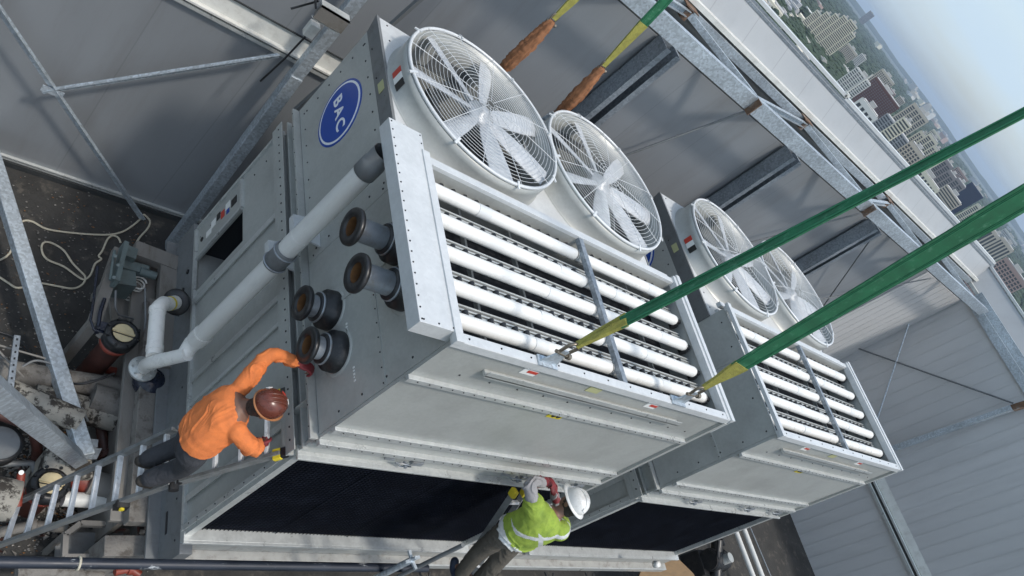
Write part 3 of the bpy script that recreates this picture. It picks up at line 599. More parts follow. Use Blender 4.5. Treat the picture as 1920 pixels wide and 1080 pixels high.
def sling(start, hook, label, yl, w0, w1, side, sleeve=0, mid=None, gpos=.62):
    st = Vector(start); d = (hook - st).normalized(); t = thing('lifting_sling', label, 'lifting sling', tuple(st), 'green lifting slings')
    shackle(st, d, t, 1.15 if not sleeve else 1.); q = .10
    if sleeve:
        m = MB(); n = 44; rnd = random.Random(int(st.x * 10)); pts = []; rr = []
        for i in range(n):
            f = i / (n - 1); pts.append(st + d * (-.30 + sleeve * f) + Vector((rnd.uniform(-1, 1), rnd.uniform(-1, 1), 0)) * .004 + Vector((.0, -.02 * math.sin(f * 3), .0))); rr.append((.036 + .030 * math.sin(math.pi * min(1, (1 - f) * 1.1)) ** .7) * rnd.uniform(.96, 1.04) if 0 < i < n - 1 else .03)
        m.path(pts, rr, 22)
        for vi, v_ in enumerate(m.v):
            v2 = Vector(v_); ax_ = st + d * (v2 - st).dot(d); rad_ = v2 - ax_; ss_ = (v2 - st).dot(d); ru_ = rad_.normalized() if rad_.length > 0 else rad_; k_ = 1 + .75 * (.35 - abs(mnoise.noise(ru_ * 2.6 + d * (ss_ * 1.3) + Vector((0, 0, st.x))))) + .10 * mnoise.noise(ru_ * 5 + d * ss_ * 16); m.v[vi] = tuple(ax_ + rad_ * k_)
        sl_ = A(m, 'sleeve', ['brown'], t)
        q = sleeve - .30; st = st + d * q; q = .02; shackle(st, d, t, .9)
    pts = [st + d * (q + yl * f) for f in (0, .15, .4, .75, 1)]
    band(pts, [.05, .06, .08, w0 * .85, w0], .03, side, 'loop_end', 'yell', t)
    n = 60; L2 = (hook - st).length; pts = []; ws = []
    for i in range(n):
        f = i / (n - 1); s = q + yl - .05 + (L2 - q - yl) * f; pts.append(st + d * s + Vector((0, 0, -.06 * math.sin(math.pi * f)))); ws[-1:] = ws[-1:]; ws.append((w0 + (w1 - w0) * min(1, f * 2.2)) * (1 + .07 * mnoise.noise(Vector((f * 22, st.x, 3)))))
    band(pts, ws, .012, side, 'web', 'green', t)
    sd = Vector(side); sd = (sd - d * sd.dot(d)).normalized(); nn_ = d.cross(sd).normalized()
    for k_ in (-1, 1):
        for o_ in (.36, .30): m = MB(); m.path([p_ + sd * (w_ * o_ * k_ * .5 / .5) + nn_ * (.009 if nn_.dot(CAM - p_) > 0 else -.009) for p_, w_ in list(zip(pts, ws))[:40]], .0022, 4); A(m, 'stitching', ['greenl'], t)
    return t
view = lambda p: (Vector(p) - CAM)
sling((.86, .01, 4.05), HA, 'green sling shackled to the left lug on the front edge of the near tower', .42, .115, .07, (.35, 1, .1), gpos=.5)
sling((2.60, .01, 4.05), HA, 'thickest green sling, shackled to the right lug on the front edge of the near tower', .42, .15, .24, (.9, -.35, .3))
sling(P(952, 118, 1, 3.82), HB, 'green sling with brown sleeve rising behind the first fan, left of its twin', .55, .10, .10, (1, -.2, 0), sleeve=.95)
sling(P(1052, 207, 1, 3.82), HB, 'green sling with brown sleeve rising between the two near fans and the grey wall', .62, .12, .13, (1, -.2, 0), sleeve=1.0)
# ================================================================== PVC RISER
pv = thing('drain_riser', 'long white plastic pipe up the end of the near tower, elbows at its foot', 'pipe', (-.30, 1.60, .3))
m = MB(); m.tube((-.29, 1.62, .72), (-.29, 1.62, 3.46), .087, seg=28); m.tube((-.29, 1.62, .70), (-.29, 1.62, .84), .096, seg=28); m.tube((-.29, 1.62, 2.40), (-.29, 1.62, 2.56), .0895, seg=28); A(m, 'riser_pipe', ['pipegrey'], pv)
m = MB(); m.lathe([(.088, 3.46), (.095, 3.465), (.095, 3.60), (.089, 3.61), (.089, 3.73)], (-.29, 1.62, 0), (0, 0, 1), 28); A(m, 'hose_coupling', ['greybeam'], pv)
m = MB(); m.lathe([(.092, 2.12), (.100, 2.125), (.100, 2.35), (.092, 2.36)], (-.29, 1.62, 0), (0, 0, 1), 28, 0)
for z in (2.15, 2.32): m.path([(-.29 + .105 * math.cos(a), 1.62 + .105 * math.sin(a), z) for a in [2 * math.pi * i / 24 for i in range(24)]], .008, 6, 1, closed=True)
A(m, 'coupling_band', ['greybeam', 'steel'], pv)
e0 = P(318, 672, 0, -.40); e1 = P(287, 679, 0, -.46); e2 = P(270, 691, 2, -.38)
m = MB(); m.path([(-.29, 1.62, .78), (-.29, 1.62, .70), (-.30, 1.62, .62), P(345, 666, 0, -.34)], [.087, .088, .083, .072], 20)
m.path([P(352, 664, 0, -.33), e0, e0.lerp(e1, .7), e1, e1.lerp(e2, .5) + Vector((-.02, 0, 0)), e2], [.067, .068, .071, .071, .071, .066], 20); A(m, 'lower_elbow', ['pvc'], pv)
m = MB()
s1 = P(289, 668, 0, -.47); s2 = P(296, 574, 0, -.47)
o1 = P(328, 567, 0, -.22)
m.path([s1, s1.lerp(s2, .5), s1.lerp(s2, .88), s1.lerp(s2, .98) + Vector((.012, 0, 0)), s2.lerp(o1, .3) + Vector((0, .015, .01)), s2.lerp(o1, .55), o1], .077, 20)
for f in (.1, .86): m.path([s1.lerp(s2, f), s1.lerp(s2, f + .1)], .083, 20)
A(m, 'overflow_pipe', ['pvc'], pv)
m = MB(); m.path([s2.lerp(o1, .62), s2.lerp(o1, .72)], .0785, 20, 0); A(m, 'pipe_sticker', ['ly'], pv)
m = MB(); dd = (o1 - s2).normalized(); m.lathe([(.07, .0), (.14, 0.0), (.15, .03), (.14, .07), (.05, .07)], o1, dd, 28); A(m, 'flange_ring', ['rubber'], pv)
for z, wd in ((1.98, .26), (2.40, .26)):
    m = MB(); m.poly([(-.002, 1.72, z), (-.26, 1.76, z), (-.26, 1.98, z), (-.002, 2.02, z)], (0, 0, .02)); m.box(-.26, -.24, 1.76, 1.98, z - .05, z); A(m, 'bracket', ['white'], pv)
# black strainer pot
pt = thing('strainer_pot', 'black plastic strainer pot with a bolted grey flange under the white pipe elbow', 'strainer', tuple(P(285, 800, 2, -1.2)))
fc = P(269, 690, 2, -.40); dn = Vector((0, 0, -1))
m = MB(); m.lathe([(.0, 0), (.14, 0), (.145, -.02), (.14, -.045), (.07, -.045)], fc, (0, 0, 1), 28)
for i in range(8): a = math.pi * i / 4; m.tube(fc + Vector((.115 * math.cos(a), .115 * math.sin(a), .0)), fc + Vector((.115 * math.cos(a), .115 * math.sin(a), .02)), .012, seg=6)
A(m, 'flange_ring', ['hem'], pt)
fc2 = P(284, 715, 2, -.62)
m = MB(); m.lathe([(0, .1), (.10, .1), (.14, .03), (.17, .0), (.175, -.07), (.13, -.1), (.135, -.75), (.12, -.80), (0, -.82)], fc2, (0, 0, 1), 28); m.tube(fc2 + Vector((0, 0, .08)), fc + Vector((0, 0, -.04)), .075, seg=18); m.tube(fc2 + Vector((.05, -.02, -.15)), fc2 + Vector((.22, .06, -.15)), .05, seg=14); A(m, 'pot_body', ['navyp'], pt)
m = MB(); q = fc2 + Vector((-.095, -.098, -.45)); m.poly([q, q + Vector((.03, -.02, 0)), q + Vector((.03, -.02, .07)), q + Vector((0, 0, .07))], (-.003, -.004, 0)); A(m, 'label', ['lw'], pt)
# ================================================================== STEEL UNDER THE TOWERS
m = MB(); m.box(-.02, .10, -.16, 3.75, -.55, -.09, 0); m.box(-.14, .22, -.16, 3.75, -.58, -.55, 0)
for y, z in ((2.9, -.3), (2.62, -.38), (2.74, -.24), (3.1, -.2)): m.tube((-.03, y, z), (-.018, y, z), .03, seg=10, m=1)
m.rivets((-.02, .0, -.2), (-.02, 2.0, -.2), (-1, 0, 0), .4, .014, 1); m.box(-.026, -.02, .12, .34, -.42, -.38, 1)
tag(m.build('support_beam', ['greybeam', 'nozzle'], None, .004), 'grey steel girder with bolt holes under the near edge of the near tower', 'steel beam')
m = MB(); m.box(-.42, -.16, .35, 3.55, -.80, -.74); m.box(-.32, -.26, .35, 3.55, -1.65, -.80); m.box(-.42, -.16, .35, 3.55, -1.7, -1.65)
tag(m.build('bearing_beam', ['beam'], None, .006), 'weathered brown grey flanged beam along the foot of the near tower', 'steel beam')
m = MB(); m.box(-.30, -.06, .30, 2.9, -.735, -.60); tag(m.build('concrete_kerb', ['conc'], None, .01), 'concrete strip lying on the brown grey beam beside the near tower', 'concrete block')
m = MB(); m.box(.0, 8.3, -.05, .06, -.32, -.13); m.box(.0, 8.3, -.14, -.05, -.33, -.30); m.box(0, 8.3, -.16, -.14, -.42, -.30, 1); m.box(0, 8.3, -.02, .05, -.75, -.33, 2)
tag(m.build('base_rail', ['railm', 'hem', 'conc'], None, .004), 'pale steel base rail running below the black inlet screens of both towers', 'steel beam')
for i, x in enumerate((2.95, 3.55, 5.2, 6.1)):
    m = MB(); m.path([(x, -.22, -.30), (x + .02, -.34, -.28), (x + .09, -.36, -.26), (x + .11, -.25, -.24)], .014, 8)
    tag(m.build('lifting_hook', ['rubber']), ('bent black bar hook just right of the worker in the lime vest', 'bent black bar hook near the right end of the near tower', 'bent black hook on the base rail at the left part of the far tower', 'bent black hook on the base rail under the middle of the far tower')[i], 'hook', 'bar hooks on the base rail')
m = MB(); p0 = P(-60, 1053, 1, -.55); p1 = P(822, 1055, 1, -.55); m.tube((p0.x, -.55, p0.z), (p1.x, -.55, p0.z), .040, seg=20)
tag(m.build('pipe', ['navy']), 'dark navy painted pipe speckled with white paint along the bottom of the photo', 'pipe')
qz = p0.z
m = MB(); c = P(152, 1052, 1, -.55); m.path([(c.x, -.55 + .045 * math.cos(a), qz + .045 * math.sin(a)) for a in [2 * math.pi * i / 16 for i in range(16)]], .009, 6, closed=True); tag(m.build('rope_tie', ['rope']), 'loop of cream cord tied round the navy pipe', 'cord')
# pipe stand with star handle near the end of the navy pipe
st_ = thing('pipe_stand', 'galvanised threaded pipe stand with star shaped nut beside the navy pipe', 'pipe stand', tuple(P(770, 1080, 1, -.5)))
c = P(772, 1050, 1, -.62); m = MB(); m.tube(c, c + Vector((0, 0, -1.4)), .03, seg=12); A(m, 'post', ['galv'], st_)
m = MB(); 
for i in range(4): a = math.pi * i / 2 + .3; m.bar(c, c + Vector((.09 * math.cos(a), .09 * math.sin(a), .01)), .03, .02)
m.tube(c, c + Vector((0, 0, .07)), .02, seg=8); A(m, 'star_nut', ['galv'], st_)
m = MB(); e = P(1025, 905, 1, -.75); tag(MB().tube(P(868, 1022, 1, -.62), P(728, 1090, 1, -.62), .022, seg=8).build('conduit', ['greybeam']), 'thin grey conduit slanting below the lower inlet screen near the worker in the lime vest', 'conduit')
# second beam and darker base pieces at lower left
def slab(pts, z0, z1, name, mt, label, cat, bev=.01):
    m = MB(); m.poly([P(px, py, 2, z1) for px, py in pts], (0, 0, z0 - z1)); return tag(m.build(name, [mt], None, bev), label, cat)
slab([(197, 1003), (300, 1003), (303, 1042), (195, 1042)], -1.7, -.75, 'concrete_block', 'conc', 'pale concrete block under the left end of the base rail', 'concrete block')
bxf = thing('angle_stand', 'open rusty grey angle frame standing left of the pale concrete block', 'frame', tuple(P(170, 1010, 2, -1.7)))
pp = [P(150, 982, 2, -1.15), P(250, 985, 2, -1.15), P(252, 1045, 2, -1.15), P(120, 1045, 2, -1.15), P(122, 1003, 2, -1.15)]
for i in range(5):
    m = MB(); m.bar(pp[i], pp[(i + 1) % 5], .05, .06); A(m, 'frame_bar', ['beam'], bxf)
for i in (0, 3, 4):
    m = MB(); m.bar(pp[i], pp[i] + Vector((0, 0, -.55)), .05, .05, (0, 1, 0)); A(m, 'frame_leg', ['beam'], bxf)
m = MB(); m.poly([p + Vector((0, 0, -.25)) for p in pp], (0, 0, -.02)); A(m, 'panel', ['greybeam'], bxf)
# ================================================================== PUMP SKID AND PIPES AT LEFT
def on(px, py, z): return P(px, py, 2, z)
ps = thing('valve_station', 'teal valve and spring assembly inside a grey brown steel frame beside the near tower', 'valve', tuple(on(260, 560, -1.7)))
zt = -.55
def fb(pa, pb, w_, h_, mt='beam', name='frame_bar', za=zt, zb=None, root=None):
    m = MB(); m.bar(on(*pa, za), on(*pb, za if zb is None else zb), w_, h_); return A(m, name, [mt], root or ps)
fb((250, 468), (330, 498), .20, .12); fb((222, 470), (175, 610), .12, .10); fb((318, 498), (308, 690), .24, .09, 'beam'); fb((188, 618), (215, 635), .12, .1)
m = MB(); a = on(240, 590, -1.05); m.poly([on(203, 545, -1.0), on(285, 560, -1.0), on(280, 612, -1.0), on(210, 600, -1.0)], (0, 0, -.04)); A(m, 'base_plate', ['beam'], ps)
m = MB(); c = on(228, 500, -.62); c2 = on(240, 515, -.7)
m.bar(on(231, 462, -.45), on(213, 535, -.45), .05, .22); m.bar(on(243, 466, -.5), on(238, 485, -.5), .16, .1); m.bar(on(228, 500, -.6), on(275, 512, -.6), .12, .14); m.bar(on(210, 530, -.7), on(245, 535, -.7), .2, .3)
m.tube(on(262, 508, -.55), on(292, 518, -.55), .05, seg=12); m.tube(on(215, 470, -.4), on(207, 525, -.4), .018, seg=8)
for x_, y_ in ((216, 480), (222, 497), (214, 520)): m.tube(on(x_, y_, -.4), on(x_, y_, -.33), .02, seg=8)
A(m, 'valve_body', ['teal'], ps)
m = MB()
c = on(262, 528, -.62); d_ = Vector((.12, -.05, -.55)).normalized()
m.path([c + Vector((.075 * math.cos(t), .075 * math.sin(t), -t * .0085)) for t in [i * .5 for i in range(76)]], .012, 6); A(m, 'spring', ['flash'], ps)
m = MB(); m.path([on(217, 545, -.5), on(216, 575, -.52), on(222, 590, -.6), on(250, 598, -.7)], .012, 8); m.path([on(272, 540, -.5), on(273, 600, -.55), on(268, 640, -.7)], .012, 8); A(m, 'tube_line', ['greybeam'], ps)
m = MB(); m.path([on(183, 500, -.45), on(176, 560, -.45), on(170, 600, -.45), on(176, 618, -.46), on(196, 624, -.5)], .014, 8); m.path([on(196, 560, -.44), on(188, 585, -.44), on(184, 612, -.46)], .02, 8); m.box(*sum(((v - .05, v + .05) for v in on(190, 615, -.5)), ())); A(m, 'copper_tube', ['navyp'], ps)
for k_, (a_, b_) in enumerate((((250, 470), 0), ((322, 500), 0), ((180, 600), 0), ((312, 680), 0))):
    p = on(*a_, zt); m = MB(); m.box(p.x - .05, p.x + .05, p.y - .05, p.y + .05, GZ, p.z - .05); A(m, 'frame_leg', ['beam'], ps)
def capped(px, py, z, r, label, h=1.3, dirp=None):
    c = on(px, py, z); t = thing('capped_pipe', label, 'pipe', (c.x, c.y, GZ), 'capped riser pipes')
    m = MB(); m.tube((c.x, c.y, GZ), (c.x, c.y, z - .13), r * .95, seg=28); A(m, 'pipe_body', ['red'], t)
    m = MB(); m.lathe([(r * .95, -.26), (r * 1.18, -.24), (r * 1.18, -.19), (r * .95, -.18)], (c.x, c.y, z), (0, 0, 1), 32); A(m, 'lower_flange', ['redp'], t)
    m = MB(); m.lathe([(r * .9, -.17), (r * 1.3, -.15), (r * 1.32, -.02), (r * 1.1, 0), (r * .8, -.0), (r * .8, -.1)], (c.x, c.y, z), (0, 0, 1), 32)
    for i in range(8): a = math.pi * (i + .5) / 4; m.tube((c.x + r * 1.22 * math.cos(a), c.y + r * 1.22 * math.sin(a), z - .02), (c.x + r * 1.22 * math.cos(a), c.y + r * 1.22 * math.sin(a), z + .02), .016, seg=6)
    A(m, 'valve_ring', ['rubber'], t)
    m = MB(); m.tube((c.x, c.y, z - .07), (c.x, c.y, z - .0), r * .86, seg=32); A(m, 'cover_disc', ['cream'], t)
    m = MB(); m.bar((c.x - r * .85, c.y + .02, z + .005), (c.x + r * .85, c.y + .02 - .03, z + .005), .02, .012); m.bar((c.x - r * .85, c.y - .01, z + .004), (c.x + r * .85, c.y - .04, z + .004), .008, .01, m=1); A(m, 'disc_shaft', ['cream', 'rubber'], t)
    return t
capped(232, 624, -.42, .135, 'tall red brown pipe capped with a cream disc, below the teal valve')
capped(97, 905, -1.05, .135, 'red brown pipe capped with a cream disc, between the brace foot and the ladder')
# lagged pipes running along the roof
def lag(pa, pb, z, r, mt, label, ends=None, name='pipe'):
    a = on(*pa, z); b = on(*pb, z); t = MB(); t.tube(a, b, r, seg=24)
    d = (b - a).normalized(); n = max(1, int((b - a).length / .7))
    for i in range(n): q = a.lerp(b, (i + .5) / n); t.tube(q, q + d * .05, r * 1.04, seg=24)
    return tag(t.build(name, [mt]), label, 'pipe')
lag((-30, 690), (262, 735), -1.15, .12, 'conc', 'upper grey pipe crossing behind the slotted strut at the left edge')
lag((60, 745), (262, 795), -1.2, .15, 'mould', 'thick pale lagged pipe with black mould, ending at the black strainer')
lag((10, 730), (150, 790), -.95, .12, 'mould', 'pale lagged pipe with mould patches crossing behind the galvanised braces')
lag((170, 745), (262, 770), -1.1, .16, 'conc', 'thick grey pipe stub behind the black strainer pot')
lag((118, 935), (262, 945), -1.25, .075, 'pipegrey', 'pale grey pipe passing under the ladder rungs')
lag((165, 905), (235, 920), -1.2, .13, 'beam', 'thick dull grey pipe end under the ladder')
lag((120, 880), (178, 915), -1.25, .11, 'redp', 'short rusty red pipe seen between the ladder rungs', name='pipe')
m = MB(); a = on(-30, 930, -.9); b = on(28, 940, -.9); m.tube(a, b, .19, seg=28); d_ = (b - a).normalized(); tag(m.build('pipe', ['mould']), 'large white lagged pipe end cut by the left edge above the ladder', 'pipe')
m = MB(); m.path([on(40, 888, -.8), on(36, 920, -.85), on(33, 950, -.9)], .035, 12); m.tube(on(40, 886, -.80), on(40, 886, -.76), .022, seg=12, m=1); tag(m.build('lever_valve', ['redp', 'lw']), 'red painted valve lever with white knob at the left edge above the ladder', 'valve')
m = MB(); a = on(0, 830, -1.1); m.tube(a + Vector((0, 0, -.12)), a, .17, seg=28); m.lathe([(.17, .01), (.20, .01), (.20, -.12)], a, (0, 0, 1), 28, 1); tag(m.build('drain_cover', ['greybeam', 'rubber']), 'round grey drain lid with black ring at the left edge', 'drain')
# brace foot
pf = thing('brace_foot', 'moss stained concrete pedestal carrying the two galvanised braces', 'concrete block', tuple(on(140, 850, GZ)))
m = MB(); m.poly([on(88, 838, -1.05), on(172, 845, -1.05), on(176, 895, -1.05), on(80, 890, -1.05)], (0, 0, -.65)); A(m, 'pedestal', ['mould'], pf, .02)
m = MB(); m.poly([on(140, 842, -1.02), on(190, 842, -1.02), on(180, 862, -1.02), on(135, 862, -1.02)], (0, 0, .02)); m.box(*sum(((v - .04, v + .04) for v in on(173, 833, -1.0)), ())); A(m, 'foot_plate', ['galvd'], pf)
def brace(pa, pb, label):
    m = MB(); m.bar(pa, pb, .15, .13, (0, 0, 1)); return tag(m.build('steel_brace', ['galv'], None, .008), label, 'steel brace', None)
fo = on(160, 857, -.98)
brace(fo, P(-25, 260, 0, -2.05), 'galvanised square brace rising steeply from the concrete pedestal past the coiled rope')
brace(fo + Vector((-.06, -.03, 0)), P(-60, 690, 0, -2.3), 'galvanised square brace leaning low to the left edge from the concrete pedestal')
# slotted strut, sticks, wires
m = MB(); a = on(32, 630, -.75); b = on(17, 740, -.75); m.bar(a, b, .055, .03); n = 9
for i in range(n): q = a.lerp(b, (i + .5) / n); r2 = a.lerp(b, (i + .5) / n + .035); m.bar(q + Vector((0, 0, .016)), r2 + Vector((0, 0, .016)), .016, .004, m=1)
tag(m.build('slotted_strut', ['galvd', 'dark']), 'slotted galvanised channel lying across the lagged pipes at the left edge', 'strut')
for pa, pb, lb in (((-10, 645), (85, 672), 'thin pale stick crossing the slotted strut'), ((-5, 655), (45, 708), 'thin dark rod slanting under the slotted strut')):
    m = MB(); m.tube(on(*pa, -.9), on(*pb, -.9), .012, seg=6); tag(m.build('stick', ['beam']), lb, 'stick')
# rope
rp_pts = [[(270, 402), (262, 412), (235, 432), (205, 440), (150, 438), (90, 430), (62, 416), (45, 414), (36, 425), (18, 475), (-12, 492)],
          [(270, 402), (281, 414), (277, 428), (262, 445), (254, 458)],
          [(226, 455), (222, 446), (212, 442), (202, 448), (192, 470), (185, 480), (190, 486), (178, 495), (170, 515), (158, 524), (145, 518), (120, 500), (88, 486), (78, 468), (82, 455), (98, 456), (120, 470), (135, 492), (150, 508), (160, 520), (154, 534), (135, 541), (105, 536), (70, 531), (35, 540), (15, 530), (-12, 512)]]
def smooth(pts, n=4):
    out = []
    for i in range(len(pts) - 1):
        p0 = pts[max(i - 1, 0)]; p1 = pts[i]; p2 = pts[i + 1]; p3 = pts[min(i + 2, len(pts) - 1)]
        for k in range(n):
            t = k / n; out.append(tuple(.5 * ((2 * p1[j]) + (-p0[j] + p2[j]) * t + (2 * p0[j] - 5 * p1[j] + 4 * p2[j] - p3[j]) * t * t + (-p0[j] + 3 * p1[j] - 3 * p2[j] + p3[j]) * t ** 3) for j in range(len(p1))))
    return out + [tuple(pts[-1])]
m = MB()
for pl in rp_pts: m.path([on(x, y, GZ + .02) for x, y in smooth(pl)], .0125, 8)
tag(m.build('rope', ['rope']), 'cream rope lying in loose loops on the dark roof', 'rope')
# more plant clutter at the lower left
def bitpipe(pts, r, mt, label, name='pipe', cat='pipe', fl=()):
    m = MB(); q = [on(*p) for p in pts]; m.path(q, r, 14)
    for i in fl:
        d_ = (q[min(i + 1, len(q) - 1)] - q[max(i - 1, 0)]).normalized(); m.tube(q[i] - d_ * .02, q[i] + d_ * .02, r * 1.55, seg=18)
        for k in range(6): a_ = k * math.pi / 3; s1_ = d_.cross(Vector((0, 0, 1))).normalized(); s2_ = d_.cross(s1_); c_ = q[i] + (s1_ * math.cos(a_) + s2_ * math.sin(a_)) * r * 1.32; m.tube(c_ - d_ * .035, c_ + d_ * .035, r * .13, seg=6)
    return tag(m.build(name, [mt]), label, cat)
bitpipe([(-10, 775, -1.0), (60, 800, -1.0), (70, 840, -1.2), (66, 880, -1.6)], .05, 'red', 'bent rusty pipe with bolted flange left of the concrete pedestal', fl=(1,))
bitpipe([(180, 690, -1.3), (240, 700, -1.3), (262, 712, -1.3)], .045, 'redp', 'thin rusty pipe behind the tall red brown riser', fl=(1,))
bitpipe([(-10, 870, -1.4), (60, 868, -1.4), (84, 930, -1.4)], .035, 'greybeam', 'small grey pipe elbow below the round drain lid')
bitpipe([(190, 800, -1.35), (196, 850, -1.35), (250, 865, -1.4)], .06, 'red', 'dark rusty pipe elbow in the shade right of the pedestal', fl=(1,))
bitpipe([(-10, 1000, -1.5), (60, 985, -1.5), (125, 990, -1.5)], .05, 'beam', 'weathered pipe on the roof under the ladder foot', fl=(1,))
bitpipe([(30, 1075, -1.3), (90, 1068, -1.3), (190, 1085, -1.3)], .07, 'conc', 'dusty grey pipe below the navy pipe at the bottom left')
bitpipe([(215, 1072, -1.2), (245, 1066, -1.2), (262, 1078, -1.2)], .04, 'redp', 'red painted pipe fitting just below the navy pipe', fl=(1,))
for pts_, lb_ in (([(-10, 620, -1.6), (40, 640, -1.55), (90, 700, -1.2), (150, 720, -1.0), (215, 700, -.9)], 'black cable draped over the lagged pipes'), ([(-10, 660, -1.5), (30, 690, -1.1), (70, 676, -1.0), (120, 700, -1.0), (165, 790, -1.1)], 'grey cable looping behind the galvanised brace'), ([(120, 960, -1.5), (170, 990, -1.5), (230, 975, -1.4), (262, 900, -1.3)], 'black hose curling under the ladder'), ([(0, 720, -1.2), (36, 770, -1.1), (90, 770, -1.0), (110, 830, -1.2), (60, 860, -1.5)], 'brown cable hanging over the mouldy pipe')):
    m = MB(); m.path([on(*p) for p in smooth(pts_, 6)], .013, 8); tag(m.build('cable', ['rubber' if 'black' in lb_ else ('beam' if 'brown' in lb_ else 'greybeam')]), lb_, 'cable')
rnd = random.Random(21); m = MB()
for i in range(520):
    x_, y_ = (rnd.gauss(60, 55), rnd.gauss(900, 60)) if i % 2 else (rnd.gauss(190, 50), rnd.gauss(960, 70))
    p = on(x_, y_, GZ + .01); s_ = rnd.uniform(.012, .05); vs_ = [p + Vector((rnd.uniform(-1, 1), rnd.uniform(-1, 1), rnd.uniform(0, .9))) * s_ for _ in range(6)]
    m.add(vs_, [(0, 1, 2), (0, 2, 3), (0, 3, 4), (1, 2, 5), (2, 3, 5), (3, 4, 5), (0, 1, 4), (1, 4, 5)], rnd.choice((0, 1, 1, 2)))
tag(m.build('rubble', ['conc', 'beam', 'red']), 'rubble, rust flakes and scraps on the roof round the pipes', 'rubble', kind='stuff')
# leaf litter and grit on the roof
rnd = random.Random(3); m = MB()
for i in range(2600):
    x_, y_ = rnd.uniform(-10, 300), rnd.uniform(300, 1080)
    if rnd.random() < .5: x_, y_ = rnd.gauss(60, 60), rnd.gauss(850, 90)
    p = on(x_, y_, GZ + .012); s_ = rnd.uniform(.004, .016); a = rnd.uniform(0, 6.28)
    m.poly([p + Vector((s_ * math.cos(a + q), s_ * rnd.uniform(.3, 1) * math.sin(a + q), rnd.uniform(0, .01))) for q in (0, 1.6, 3.1, 4.7)], (0, 0, .004), rnd.choice((0, 0, 1, 2)))
tag(m.build('leaf_litter', ['beam', 'rustin', 'conc']), 'scattered dead leaves and grit on the dark roof', 'leaf litter', kind='stuff')
# things beyond the second tower, lower right
mtr = thing('pump_motor', 'black pump with white capped motor on the roof below the far tower', 'pump', tuple(on(1345, 1040, GZ)))
c = on(1345, 1050, -1.1); m = MB(); m.tube(c + Vector((-.35, 0, 0)), c + Vector((.25, 0, 0)), .2, seg=20); m.tube(c + Vector((-.1, -.3, -.1)), c + Vector((-.1, .35, .2)), .12, seg=16); m.box(c.x - .4, c.x + .4, c.y - .25, c.y + .25, GZ, c.z - .15)
m.path([c + Vector((-.3, 0, .2)), c + Vector((-.4, .3, .4)), c + Vector((-.1, .5, .3)), c + Vector((.3, .3, .1))], .04, 8)
for i in range(8): m.lathe([(.2, i * .06 - .3), (.23, i * .06 - .29), (.23, i * .06 - .275), (.2, i * .06 - .265)], c, (1, 0, 0), 18)
A(m, 'pump_body', ['rubber'], mtr); m = MB(); m.tube(c + Vector((-.05, -.05, .15)), c + Vector((-.05, -.05, .34)), .10, seg=18); A(m, 'motor_cap', ['hem'], mtr)
for i, (x_, lb) in enumerate(((1375, 'leftmost pale pipe of the pair beside the black pump'), (1392, 'rightmost pale pipe of the pair beside the black pump'))):
    m = MB(); m.tube(on(x_, 985, -1.0), on(x_ + 52, 1120, -1.0), .06, seg=14); tag(m.build('pipe', ['pipegrey']), lb, 'pipe')
m = MB(); m.tube(on(1405, 985, -.5), on(1462, 1120, -.5), .012, seg=8); tag(m.build('cable', ['steel']), 'thin grey cable running beside the pale pipes at the foot of the end wall', 'cable')
m = MB(); m.poly([on(1205, 1062, -.9), on(1262, 1038, -.9), on(1300, 1075, -.9), on(1330, 1130, -.9), on(1180, 1130, -.9)], (0, 0, -.03)); tag(m.build('plywood_sheet', ['wood']), 'tan plywood sheet under the right end of the base rail', 'plywood')
m = MB(); c = P(1236, 1058, 1, -.35); m.lathe([(0, .0), (.04, .0), (.05, -.03), (.05, -.09), (0, -.1)], c, (0, -.3, 1), 16); tag(m.build('lamp_globe', ['pvc']), 'round milky plastic cap on the right end of the base rail', 'cap')
# ================================================================== LADDERS
def ladder_seg(t, a0, a1, b0, b1, n, rr=.016, first=.5, rail=(.032, .075)):
    up = (Vector(b0) - Vector(a0)).normalized()
    for p, q in ((a0, a1), (b0, b1)):
        m = MB(); m.bar(p, q, rail[0], rail[1], (Vector(q) - Vector(p)).cross(up)); A(m, 'rail', ['rail'], t, .004)
    for i in range(n):
        f = (i + first) / n; p = Vector(a0).lerp(Vector(a1), f); q = Vector(b0).lerp(Vector(b1), f)
        m = MB(); m.bar(p, q, .045, .028, (Vector(a1) - Vector(a0))); A(m, 'rung', ['alu'], t, .004)
ld = thing('ladder', 'extension ladder with yellow and black tips leaning on the end of the near tower', 'ladder', (-1.35, .3, GZ))
T1 = Vector((-.075, .04, 1.80)); T2 = Vector((-.075, .55, 1.83)); K1 = Vector((-.585, .03, 1.05)); K2 = Vector((-.585, .50, 1.05))
def toward(K, px, zb):
    "foot of a rail: the point at height zb on the sight line of px that keeps the rail straight"
    return P(*px, 2, zb)
K1 = P(333, 905, 1, .05); K2 = K1 + Vector((0, .47, .0))
B1 = P(0, 1022, 0, K1.x - .62); B2 = P(0, 957, 0, K1.x - .62)
dz = (B1 - K1); B1 = K1 + dz * (K1.z - GZ - .02) / (K1.z - B1.z); dz = (B2 - K2); B2 = K2 + dz * (K2.z - GZ - .02) / (K2.z - B2.z)
print('LADDER', K1, K2, B1, B2)
ladder_seg(ld, K1, T1, K2, T2, 4, first=.45)
ladder_seg(ld, K1 + Vector((-.03, 0, -.02)), B1, K2 + Vector((-.03, 0, -.02)), B2, 9, first=.35)
for T_ in (T1, T2):
    dd = (T_ - K1 if T_ is T1 else T_ - K2).normalized(); m = MB(); m.bar(T_ - dd * .07, T_ + dd * .0, .045, .09, (0, 1, 0)); A(m, 'tip_cap', ['tipy'], ld, .006); m = MB(); m.bar(T_, T_ + dd * .055, .05, .085, (0, 1, 0)); A(m, 'tip_pad', ['rubber'], ld, .01)
